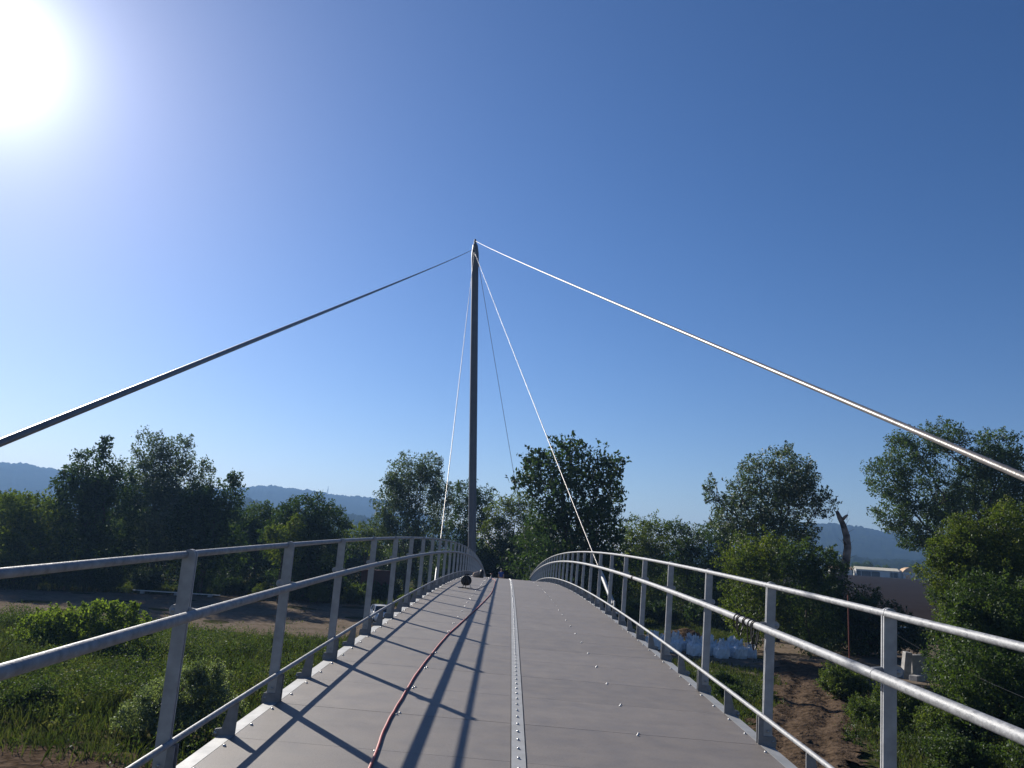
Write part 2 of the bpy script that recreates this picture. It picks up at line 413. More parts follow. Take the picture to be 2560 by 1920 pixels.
# ------------------------------------------------------------------ footbridge
Z0, S0, K, CS, QQ = 4.85, 0.05033, 0.00191, 0.017, -0.00015
HC, CAMX = 1.6489, -0.14820
WP, HT, WM_, HM, WB, HB, WE = 2.08, 1.276, 1.96, 0.944, 2.02, 0.226, 2.066
def plan(y):
    yc = min(max(y, -20.0), 45.0)
    return QQ * yc * yc / 2 + QQ * yc * (y - yc)
def dp(x, y, h=0.0):
    n = -(S0 - K * y)
    return Vector((x + plan(y), y + h * n, Z0 + S0 * y - K * y * y / 2 - CS * x + h))
def frame(y):
    T = Vector((QQ * y if y < 45 else QQ * 45, 1, S0 - K * y)).normalized()
    X = Vector((1, 0, -CS)); X = (X - T * X.dot(T)).normalized()
    Zv = X.cross(T)
    return X, T, Zv
Y_BEG, Y_END = -14.09, 82.0
deck = empty('footbridge_deck', dp(0, 0))
tag(deck, 'long arched footbridge deck of gritty grey panels split by a riveted centre strip', 'bridge')
def to_local(parent, v): return v - parent.location

pan = MB()
y = 4.72 - 18 * 1.045
odd = 0
while y < Y_END:
    g0 = 0.0005 if odd % 2 else 0.004
    for sx in (-1, 1):
        xa, xb = (0.056, 2.0)
        a, b = (-xb, -xa) if sx < 0 else (xa, xb)
        vs = []
        for yy, hh in ((y + g0, 0.0), (y + 1.045 - 0.003, 0.0)):
            for x_ in (a, b):
                vs.append(to_local(deck, dp(x_, yy, hh)))
        vs += [v - Vector((0, 0, 0.03)) for v in vs]
        pan.add(vs, [(0, 1, 3, 2), (4, 6, 7, 5), (0, 4, 5, 1), (2, 3, 7, 6), (0, 2, 6, 4), (1, 5, 7, 3)], 0)
    y += 1.045; odd += 1
pan.build('deck_panels', M['deck'], deck)

heads = MB()
y = 4.72
while y < 60:
    X, T, Zv = frame(y)
    if True:
        for sx in (-0.99, 0.99):
            for d in (-0.028, 0.03):
                heads.dome(to_local(deck, dp(sx + (0.012 if d > 0 else -0.004), y + d - 0.02, 0.0)), 0.0115, 0.012, Zv, 7)
        for sx in (-1.975, 1.975):
            for d in (0.33, 0.83):
                heads.dome(to_local(deck, dp(sx, y + d, 0.0)), 0.0125, 0.013, Zv, 7)
    y += 1.045
heads.build('panel_bolts', M['bolt'], deck)

def strip_mesh(xa, xb, ha, hb, th, y0, y1, step):
    m = MB(); ys = np.arange(y0, y1 + 1e-6, step); vs = []
    for yy in ys:
        for (x_, h_) in ((xa, ha), (xb, hb), (xb, hb - th), (xa, ha - th)):
            vs.append(to_local(deck, dp(x_, yy, h_)))
    fs = []
    for i in range(len(ys) - 1):
        for k in range(4):
            fs.append((i * 4 + k, i * 4 + (k + 1) % 4, (i + 1) * 4 + (k + 1) % 4, (i + 1) * 4 + k))
    m.add(vs, fs)
    return m
st = strip_mesh(-0.05, 0.05, 0.008, 0.008, 0.03, Y_BEG, Y_END, 1.0)
yy = 3.0
while yy < 48:
    st.dome(to_local(deck, dp(0.0, yy, 0.008)), 0.012, 0.013, frame(yy)[2], 7, 1)
    yy += 0.235
st.build('centre_strip', [M['strip'], M['bolt']], deck)
for s in (-1, 1):
    e = strip_mesh(s * 2.004, s * 2.115, 0.0, -0.012, 0.012, Y_BEG, Y_END, 1.0)
    e.build('edge_plate', M['strip'], deck)
gm = MB()
for yy in np.arange(Y_BEG, Y_END, 4.0):
    a = dp(0, yy, -0.3); b = dp(0, min(yy + 4.0, Y_END), -0.3)
    X, T, Zv = frame(yy + 2)
    vs = []
    for p in (a, b):
        for (dx, dz) in ((-1.5, 0.24), (1.5, 0.24), (1.1, -0.25), (-1.1, -0.25)):
            vs.append(to_local(deck, p + Vector((dx, 0, dz - CS * dx))))
    gm.add(vs, [(0, 1, 5, 4), (1, 2, 6, 5), (2, 3, 7, 6), (3, 0, 4, 7)])
gm.build('box_girder', M['galv'], deck)

# ---- railings
def post_mesh(s):
    # local axes: x outward, y along the deck, z up from the deck; origin at the post foot
    m = MB(); poly = [(-0.038, -0.02), (0.038, -0.02), (0.038, HT)]
    for k in range(1, 8):
        a = math.pi * k / 8
        poly.append((0.038 * math.cos(a), HT + 0.034 * math.sin(a)))
    poly.append((-0.038, HT))
    for t0, t1 in ((-0.019, -0.007), (0.007, 0.019)):
        m.prism(poly, t0, t1, ((1, 0, 0), (0, 0, 1), (0, 1, 0)))
    return m.mesh('post')
def clamp_mesh():
    m = MB(); poly = []
    r0 = 0.032
    for k in range(9):
        a = -math.pi / 2 + math.pi * k / 8
        poly.append((0.046 + r0 * math.cos(a), HM + 0.01 + r0 * math.sin(a)))
    poly += [(-0.10, HM + 0.022), (-0.10, HM - 0.020)]
    m.prism(poly, -0.0055, 0.0055, ((1, 0, 0), (0, 0, 1), (0, 1, 0)))
    M_ = Matrix.Translation((0.05, 0.0, HM + 0.01)) @ Matrix.Rotation(R(90), 4, 'X')
    m.lathe([(0.012, -0.02), (0.012, 0.02)], 6, M_)
    return m.mesh('handrail_clamp')
def foot_mesh():
    m = MB()
    poly = [(-0.08, -0.03), (0.066, -0.03), (0.072, 0.03), (0.06, 0.066), (-0.036, 0.066), (-0.04, HB - 0.012), (-0.08, HB - 0.012)]
    for t0, t1 in ((-0.030, -0.020), (0.020, 0.030)):
        m.prism(poly, t0, t1, ((1, 0, 0), (0, 0, 1), (0, 1, 0)))
    for (u_, v_) in ((0.0, 0.105), (0.045, 0.03)):
        M_ = Matrix.Translation((u_, 0, v_)) @ Matrix.Rotation(R(90), 4, 'X')
        m.lathe([(0.0085, -0.039), (0.0085, 0.039)], 6, M_, 1)
    return m.mesh('foot_bracket')
def bracket_mesh():
    # local origin on the deck at the bracket's inner edge
    m = MB(); poly = [(0.0, -0.04), (0.10, -0.04)]
    for k in range(6):
        a = -math.pi / 2 + math.pi * k / 5
        poly.append((0.13 + 0.024 * math.cos(a), 0.005 + 0.030 * math.sin(a)))
    poly += [(0.098, 0.04), (0.056, HB - 0.014), (0.0, HB - 0.014)]
    m.prism(poly, -0.006, 0.006, ((1, 0, 0), (0, 0, 1), (0, 1, 0)))
    M_ = Matrix.Translation((0.135, 0, 0.006)) @ Matrix.Rotation(R(90), 4, 'X')
    m.lathe([(0.012, -0.022), (0.012, 0.022)], 6, M_, 1)
    return m.mesh('rail_bracket')
def rail_tube(s, w, h, rad, y0, y1, gaps=None, n=14):
    m = MB(); ys = list(np.arange(y0, y1 + 1e-6, 1.0))
    if not gaps:
        m.tube([dp(s * w, yy, h) for yy in ys], rad, n)
        return m
    cuts = [y0] + [g_ for g_ in gaps if y0 < g_ < y1] + [y1]
    for a, b in zip(cuts[:-1], cuts[1:]):
        k = max(2, int(round(b - a)) + 1)
        pts = [dp(s * w, a + (b - a) * i / (k - 1), h) for i in range(k)]
        e0 = (pts[1] - pts[0]).normalized() * 0.003; e1 = (pts[-1] - pts[-2]).normalized() * 0.003
        pts[0] = pts[0] + e0; pts[-1] = pts[-1] - e1
        m.tube(pts, rad, n)
        m.tube([pts[-1] - e1, pts[-1] + e1 * 3], rad * 0.93, n)
    return m
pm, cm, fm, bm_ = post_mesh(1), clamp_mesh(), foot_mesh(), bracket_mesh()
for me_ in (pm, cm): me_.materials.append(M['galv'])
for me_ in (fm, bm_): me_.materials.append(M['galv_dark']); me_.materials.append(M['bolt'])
def part(name, me, parent, Mw):
    o = bpy.data.objects.new(name, me); COL.objects.link(o); o.parent = parent
    o.matrix_local = Mw
    return o
for s in (-1, 1):
    rl = empty('bridge_railing')
    tag(rl, 'left galvanised railing, beside the mast and the shadows it throws on the deck' if s < 0 else
        'right galvanised railing, sunlit, with dark ties round its handrail', 'railing', 'railings along both edges of the footbridge')
    Yp = 4.77
    ks = range(-6, 34)
    for k in ks:
        yy = Yp + 2.09 * k
        X, T, Zv = frame(yy)
        out = X * s
        base = dp(s * WP, yy, 0)
        tl = math.tan(R(0.5))   # the posts lean a little; the top stays on the rail line
        up = (Zv + out * tl).normalized(); foot = base - out * tl * HT
        ox = (out - up * out.dot(up)).normalized()
        Mx = Matrix((( ox.x, T.x, up.x, foot.x), (ox.y, T.y, up.y, foot.y), (ox.z, T.z, up.z, foot.z), (0, 0, 0, 1)))
        p_ = part('post', pm, rl, Mx)
        part('handrail_clamp', cm, p_, Matrix.Identity(4))
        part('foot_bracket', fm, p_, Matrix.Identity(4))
    for k in ks:
        yy = Yp + 2.09 * k + 1.045
        X, T, Zv = frame(yy); out = X * s; base = dp(s * 2.0, yy, 0)
        ox = out
        Mx = Matrix(((ox.x, T.x, Zv.x, base.x), (ox.y, T.y, Zv.y, base.y), (ox.z, T.z, Zv.z, base.z), (0, 0, 0, 1)))
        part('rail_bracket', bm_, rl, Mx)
    gaps = [Yp + (-0.12 if s > 0 else 0.12) + 6.27 * k for k in range(-3, 12)]
    rail_tube(s, WP, HT, 0.0215, Yp - 12.6, Yp + 69, [g_ + 0.1 for g_ in gaps]).build('top_rail', M['galv_rail'], rl)
    rail_tube(s, WM_, HM, 0.030, Yp - 12.6, Yp + 69, gaps, 18).build('handrail', M['galv_rail'], rl)
    rail_tube(s, WB, HB, 0.0185, Yp - 12.6, Yp + 69, [g_ + 3.2 for g_ in gaps]).build('bottom_rail', M['galv_rail'], rl)

# ---- mast and stay cables
MB_Y = 66.0
m_base = Vector((-2.98, MB_Y, 0.0)); m_top = Vector((-5.20, MB_Y, 34.1))
ax = (m_top - m_base).normalized()
mast = empty('mast', (m_base.x, m_base.y, gzf(m_base.x, m_base.y)))
tag(mast, 'tall slender dark blue-grey mast leaning left beside the far end of the deck', 'mast')
def mp(t): return m_base + (m_top - m_base) * t - mast.location
b = MB(); b.tube([mp(0), mp(0.3), mp(0.6), mp(0.955)], [0.33, 0.335, 0.335, 0.315], 28); b.build('shaft', M['mast'], mast)
b = MB(); b.tube([mp(0.935), mp(0.955), mp(0.972), mp(0.985), mp(0.9965), mp(1.0)], [0.325, 0.345, 0.335, 0.28, 0.225, 0.12], 28); b.build('mast_head', M['mast'], mast)
b = MB(); b.tube([mp(0.999), mp(1.008)], 0.13, 14); b.tube([mp(1.008), mp(1.013)], 0.09, 12); b.build('top_lug', M['mast'], mast)
b = MB(); b.box(mp(0) + Vector((0, 0, 0.15)), (1.5, 1.5, 0.5)); b.build('footing', M['concrete'], mast)
b = MB()
for t_, dx in ((0.986, -0.05), (0.978, -0.02), (0.972, 0.03)):
    c_ = mp(t_) + Vector((dx, -0.3, 0))
    b.box(c_, (0.10, 0.22, 0.16))
b.build('cable_lug', M['galv'], mast)

def stay(a, b_, d, label, sleeve_len, sleeve_d, top_sl=0.9):
    a = Vector(a); b_ = Vector(b_)
    root = empty('stay_cable', a)
    tag(root, label, 'stay cable', 'stay cables running from the mast head to the deck')
    L_ = (b_ - a).length; dirv = (b_ - a) / L_
    m = MB(); n = 24
    pts = []
    for i in range(n + 1):
        t = i / n
        sag = -0.0012 * L_ * 4 * t * (1 - t)
        pts.append(dirv * (L_ * t) + Vector((0, 0, sag)))
    m.tube(pts, d / 2, 14); m.build('cable', M['cable'], root)
    s_ = MB(); s_.tube([dirv * 0.05, dirv * 0.12, dirv * (sleeve_len * 0.86), dirv * sleeve_len, dirv * (sleeve_len + 0.02)], [sleeve_d * 0.5, sleeve_d * 0.62, sleeve_d * 0.62, sleeve_d * 0.42, d * 0.51], 14)
    s_.build('socket', M['galv'], root)
    u_ = MB(); u_.tube([dirv * (L_ - top_sl), dirv * (L_ - top_sl + 0.05), dirv * (L_ - 0.03)], [d * 0.51, d * 1.1, d * 1.1], 12)
    u_.build('upper_socket', M['galv'], root)
    f_ = MB(); f_.box((0, 0, -0.05), (0.03, 0.26, 0.3)); f_.box((0, 0, -0.18), (0.2, 0.4, 0.03)); f_.build('anchor_plate', M['galv'], root)
    return root
top = lambda t_, dx, dy=-0.32: m_base + (m_top - m_base) * t_ + Vector((dx, dy, 0))
# directions measured for the two long stays; they end on the deck edge beside and behind the camera
def through(p, q, z):   # extend the line q->p down to height z
    p = Vector(p); q = Vector(q); t = (q.z - z) / (q.z - p.z); return q + (p - q) * t
qL = top(0.981, -0.12); qR = top(1.006, 0.10, -0.1)
aL = through((-2.452, 3.4, 6.86), qL, 4.85); aR = through((2.227, 3.6, 7.035), qR, 4.80)
stay(aL, qL, 0.038, 'thick dark stay cable climbing from the left frame edge to the mast head', 0.9, 0.07)
stay(aR, qR, 0.038, 'thick sunlit stay cable from the right frame edge to the very top of the mast', 0.9, 0.07)
stay((-2.36, 24.0, 5.45), top(0.972, -0.06), 0.031, 'thin bright stay cable left of the mast, meeting the left railing', 1.0, 0.08)
stay((2.40, 19.2, 5.50), top(0.968, 0.02), 0.031, 'thin bright stay cable running to the right railing with a thick end sleeve', 1.55, 0.085)
stay((1.78, 72.5, 5.08), top(0.965, 0.2, 0.25), 0.04, 'thin dark stay cable close to the right of the mast, going behind the deck', 1.0, 0.08)

# ------------------------------------------------------------------ things on the deck
hp = [(-0.93, 3.2), (-0.94, 4.4), (-0.96, 5.37), (-1.015, 6.2), (-1.03, 6.8), (-1.035, 7.46), (-1.045, 8.42), (-1.02, 9.71), (-0.97, 11.5), (-0.86, 13.5), (-0.73, 15.95), (-0.63, 18.4), (-0.56, 21.0), (-0.55, 23.9), (-0.58, 27.5), (-0.61, 31.0), (-0.78, 34.0), (-0.92, 38.0), (-0.98, 41.0)]
pts = []
for i in range(len(hp) - 1):
    for k in range(5):
        t = k / 5
        p0 = hp[max(i - 1, 0)]; p1 = hp[i]; p2 = hp[i + 1]; p3 = hp[min(i + 2, len(hp) - 1)]
        def cr(a, b, c, d): return 0.5 * (2 * b + (c - a) * t + (2 * a - 5 * b + 4 * c - d) * t * t + (3 * b - a - 3 * c + d) * t ** 3)
        x_ = cr(p0[0], p1[0], p2[0], p3[0]) + 0.002 * math.sin(i * 2.1 + k * 1.3); y_ = cr(p0[1], p1[1], p2[1], p3[1])
        pts.append(dp(x_, y_, 0.0105))
b = MB(); b.tube(pts, 0.0098, 8)
o = b.build('hose', M['hose']); tag(o, 'red-brown hose lying along the left half of the deck', 'hose')

rb = dp(-1.31, 22.3, 0.0)
reel = empty('cable_reel', rb, R(-20)); reel.scale = (0.9, 0.9, 0.9)
tag(reel, 'black cable reel on a tubular stand near the left railing', 'cable reel')
cz = 0.235
for yy in (-0.075, 0.075):
    M_ = Matrix.Translation((0, yy, cz)) @ Matrix.Rotation(R(90), 4, 'X')
    b = MB(); b.lathe([(0.03, -0.006), (0.145, -0.006), (0.152, 0.0), (0.145, 0.006), (0.03, 0.006)], 28, M_); b.build('flange', M['black'], reel)
M_ = Matrix.Translation((0, 0, cz)) @ Matrix.Rotation(R(90), 4, 'X')
b = MB()
for k in range(9):
    b.lathe([(0.118, -0.068 + k * 0.015), (0.127, -0.061 + k * 0.015), (0.118, -0.054 + k * 0.015)], 24, M_)
b.build('wound_cable', M['black'], reel)
b = MB()
for yy in (-0.105, 0.105):
    b.tube([(-0.19, yy, 0.012), (0.15, yy, 0.012)], 0.011, 8)
    b.tube([(-0.06, yy, 0.012), (-0.01, yy, cz), (0.0, yy, 0.43)], 0.011, 8)
b.tube([(-0.19, -0.105, 0.012), (-0.19, 0.105, 0.012)], 0.011, 8)
b.tube([(0.0, -0.105, 0.43), (0.0, 0.105, 0.43)], 0.011, 8)
b.tube([(0, -0.12, cz), (0, 0.12, cz)], 0.012, 8)
b.build('stand', M['black'], reel)
b = MB(); b.tube([(0.0, -0.05, 0.43), (0.11, -0.05, 0.43)], 0.017, 8); b.build('grip', M['black'], reel)
b = MB(); b.tube([(-0.215, -0.115, 0.02), (-0.17, -0.105, 0.02)], 0.022, 8); b.build('foot', M['white'], reel)
lead = [(rb.x + 0.14, 22.2, 0.16), (rb.x + 0.19, 22.0, 0.05), (-1.05, 21.9, 0.010), (-0.98, 22.3, 0.010), (-0.9, 23.6, 0.010), (-0.80, 25.6, 0.010), (-0.76, 27.8, 0.01), (-0.74, 31.0, 0.01)]
b = MB(); b.tube([dp(x_, y_, h_) for x_, y_, h_ in lead], 0.008, 7); reel_lead = b.build('lead_cord', M['cord'], reel)
reel_lead.matrix_parent_inverse = reel.matrix_basis.inverted()

# bag and bottle by the left railing, close to the crest
bp = dp(-1.47, 34.5, 0)
bag = empty('tool_bag', bp, R(15)); bag.scale = (0.75, 0.75, 0.8); tag(bag, 'slumped beige tool bag against the left railing near the crest', 'bag')
b = MB(); b.lathe([(0.15, 0.0), (0.21, 0.05), (0.22, 0.14), (0.18, 0.24), (0.10, 0.29), (0.03, 0.30)], 14); me_ = b.mesh('body')
for v in me_.vertices:
    v.co.x *= 1.25; v.co.y *= 0.75
    v.co += Vector((0.02 * math.sin(9 * v.co.z + 5 * v.co.y), 0.015 * math.sin(11 * v.co.x), 0.02 * math.sin(14 * v.co.x)))
link('body', me_, M['beige'], bag)
b = MB(); b.tube([(-0.12, 0, 0.27), (-0.06, 0, 0.36), (0.06, 0, 0.36), (0.12, 0, 0.27)], 0.012, 7); b.build('carry_strap', M['beige'], bag)
bo = empty('bottle', dp(-1.26, 34.3, 0)); tag(bo, 'dark bottle with a pale cap standing beside the beige bag', 'bottle')
b = MB(); b.lathe([(0.0, 0.0), (0.085, 0.004), (0.09, 0.02), (0.09, 0.25), (0.06, 0.31), (0.035, 0.33), (0.035, 0.36)], 16); b.build('body', M['black'], bo)
b = MB(); b.lathe([(0.042, 0.355), (0.042, 0.40), (0.0, 0.402)], 14); b.build('cap', M['white'], bo)
mk = empty('marker_peg', dp(-0.88, 36.5, 0)); tag(mk, 'small red-topped peg standing on the deck beside the hose', 'marker peg')
b = MB(); b.tube([(0, 0, 0), (0, 0, 0.17)], 0.014, 8); b.lathe([(0.05, 0.0), (0.05, 0.01), (0.014, 0.02)], 12); b.build('stem', M['white'], mk)
b = MB(); b.lathe([(0.02, 0.165), (0.06, 0.175), (0.062, 0.19), (0.05, 0.205), (0.0, 0.21)], 14); b.build('cap', M['redpole'], mk)

# dark wire ties round the right handrail
def tie_coil(yc, label, loops, hang):
    root = empty('wire_tie', dp(WM_, yc, HM)); X, T, Zv = frame(yc)
    tag(root, label, 'wire tie', 'dark wire ties hanging from the right handrail')
    b = MB(); pts_ = []
    for i in range(loops * 16 + 1):
        a = 2 * math.pi * i / 16; w = i / 16 / loops
        r_ = 0.0345
        c_ = X * (r_ * math.cos(a)) + Zv * (r_ * math.sin(a))
        if math.sin(a) < 0 and hang: c_ += Zv * (math.sin(a) * hang * (0.6 + 0.4 * math.sin(3.3 * w * loops + yc)))
        pts_.append(c_ + T * (0.10 * (w - 0.5) * loops * 0.6 + 0.012 * math.sin(a * 0.5)))
    b.tube(pts_, 0.0055, 6)
    b.build('wire', M['black'], root)
    return root
for yc, lb, lo, hg in ((7.28, 'dark wire tie hanging in two loops, farther of the loose pair on the near handrail', 3, 0.15), (6.86, 'dark wire tie hanging lowest, nearer of the loose pair on the near handrail', 3, 0.26), (7.07, 'tight dark wire wrap between the two loose ties on the right handrail', 2, 0.0), (13.4, 'tight dark wire wrap farther along the right handrail, by the sleeved stay cable', 3, 0.015)):
    tie_coil(yc, lb, lo, hg)
# ------------------------------------------------------------------ vegetation
def leaf_quads(C, size, aspect=0.5, droop=0.25, up_bias=0.3):
    n = len(C)
    d = rng.normal(size=(n, 3)); d[:, 2] -= droop; d /= np.linalg.norm(d, axis=1, keepdims=True)
    r_ = rng.normal(size=(n, 3)); r_[:, 2] += up_bias
    s = np.cross(d, r_); s /= np.linalg.norm(s, axis=1, keepdims=True) + 1e-9
    nn = np.cross(s, d)
    L_ = size * rng.uniform(0.65, 1.35, (n, 1)); W = L_ * aspect * 0.5
    base = C - d * L_ * 0.5; tip = C + d * L_ * 0.5
    mid = C - d * L_ * 0.08
    V = np.stack([base, mid + s * W + nn * W * 0.35, tip, mid - s * W + nn * W * 0.35], 1).reshape(-1, 3)
    F = np.arange(n * 4).reshape(-1, 4)
    return V, F

def crown_points(lobes, leaf, od, puff_scale=1.0, rag=1.0, holes=1.0):
    """lobes: (x, y, z, rx, ry, rz) relative to the tree foot. Returns leaf centres and puff centres."""
    P_, puffs = [], []
    def ball(n):
        q = rng.normal(size=(n, 3)); return q / (np.linalg.norm(q, axis=1, keepdims=True) + 1e-9)
    for (x, y, z, rx, ry, rz) in lobes:
        A = math.pi * rx * rz; c0 = np.array([x, y, z]); rv = np.array([rx, ry, rz])
        nl = int(2.0 * od * A / (0.25 * leaf * leaf * 0.5))
        mn = min(rx, rz)
        pr = puff_scale * np.clip(0.34 * mn, 0.2, 1.2)
        npf = int(np.clip(1.5 * (rx * rz) / (pr * pr), 6, 50))
        c = c0 + ball(npf) * rng.uniform(0.3, 1.0, (npf, 1)) ** 0.6 * (1 + rag * 0.12 * rng.normal(size=(npf, 1))) * rv
        puffs.append(c)
        # leaves spread through the lobe, thinned by a few voids
        n1 = int(nl * 0.42)
        p = ball(n1) * rng.uniform(0, 1, (n1, 1)) ** 0.42 * rv * 0.97 + c0
        if holes:
            nh = int(rng.integers(3, 7) * holes)
            keep = np.ones(n1, bool)
            for _ in range(nh):
                hc = c0 + ball(1)[0] * rv * rng.uniform(0.2, 1.0); hr = mn * rng.uniform(0.18, 0.42)
                keep &= (np.linalg.norm((p - hc) / np.array([1, 1.8, 0.9]), axis=1) > hr) | (rng.uniform(size=n1) < 0.12)
            p = p[keep]
        P_.append(p)
        # leaf masses on the limbs
        n2 = int(nl * 0.28); w = rng.uniform(0.3, 1.7, npf); w /= w.sum()
        idx = np.repeat(np.arange(npf), rng.multinomial(n2, w)); k = len(idx)
        rad = (pr * rng.uniform(0.6, 1.4, npf))[idx][:, None] * rng.uniform(0, 1, (k, 1)) ** 0.5
        P_.append(c[idx] + ball(k) * rad)
        # twig ends that fray the outline
        n3 = int(nl * 0.34); nt_ = int(np.clip(26 * A / 12, 14, 90))
        d = ball(nt_); tipc = c0 + d * rng.uniform(0.72, 1.02 + 0.10 * rag, (nt_, 1)) * rv
        dirs = d * np.array([1, 1, 0.6]) + np.array([0, 0, 0.55]) + 0.4 * rng.normal(size=(nt_, 3)); dirs /= np.linalg.norm(dirs, axis=1, keepdims=True)
        idx = rng.integers(nt_, size=n3); t = rng.uniform(-0.75, 0.65, (n3, 1)); ln = np.clip(0.42 * mn, 0.25, 1.0)
        P_.append(tipc[idx] + dirs[idx] * t * ln + rng.normal(size=(n3, 3)) * (0.16 * ln * (1.1 - t)))
    P_ = np.concatenate(P_); P_ = P_[P_[:, 2] > 0.05]
    return P_, puffs

def limb(b, p0, p1, r0, r1, wob=0.12, n=5, seg=7):
    p0 = Vector(p0); p1 = Vector(p1); L_ = (p1 - p0).length
    pts, rad = [], []
    for i in range(n + 1):
        t = i / n
        o_ = Vector(rng.normal(size=3)) * wob * L_ * 0.25 * math.sin(math.pi * t)
        pts.append(p0.lerp(p1, t) + o_ + Vector((0, 0, 0.06 * L_ * math.sin(math.pi * t))))
        rad.append(r0 + (r1 - r0) * t)
    b.tube(pts, rad, seg)

def tree(name, cat, label, Y, lobes, mat, leaf=0.34, od=0.95, group=None, depth=1.0, trunk_r=0.28, tx=None, trunk_bark='bark', puff=1.0, forks=1, rag=1.0):
    """lobes: (x, z, rx, rz) in metres, world x and height"""
    zs = np.array([l[1] for l in lobes]); ar = np.array([l[2] * l[3] for l in lobes]); xs_ = np.array([l[0] for l in lobes])
    bx = float((xs_ * ar).sum() / ar.sum()) if tx is None else tx
    g0 = gzf(bx, Y)
    root = empty(name, (bx, Y, g0)); tag(root, label, cat, group)
    L3 = []
    for (x, z, rx, rz) in lobes:
        yy = float(rng.uniform(-0.8, 0.8)) * depth * max(1.2, 0.5 * rx)
        L3.append((x - bx, yy, z - g0, rx, depth * (0.55 * rx + 0.55 * rz), rz))
    pts, puffs = crown_points(L3, leaf, od, puff, rag)
    b = MB()
    top_z = max(l[2] for l in L3)
    tops = []
    for f in range(forks):
        t0 = Vector((0.25 * f * (-1) ** f, 0.1 * f, 0))
        t1 = Vector(((f - (forks - 1) / 2) * 1.6 + 0.3 * rng.normal(), 0.5 * rng.normal(), top_z * (0.72 - 0.08 * f)))
        limb(b, t0, t1, trunk_r * (0.85 if f else 1.0), trunk_r * 0.3, 0.12, 8, 9)
        tops.append((t0, t1))
    for (l, pf) in zip(L3, puffs):
        t0, t1 = tops[int(rng.integers(forks))]
        c = Vector(l[:3]); fr = float(np.clip((c.z - 0.35 * top_z) / (0.75 * top_z) * 0.9, 0.2, 0.9))
        s0 = t0.lerp(t1, fr)
        limb(b, s0, c, trunk_r * 0.36, trunk_r * 0.12, 0.2, 5, 6)
        for k in rng.permutation(len(pf))[:8]:
            limb(b, c.lerp(s0, 0.15), pf[k], trunk_r * 0.12, 0.012, 0.25, 3, 5)
    b.build('trunk', M[trunk_bark], root)
    V, F = leaf_quads(pts, leaf)
    link('crown', raw_mesh('crown', V, F), M[mat], root)
    return root

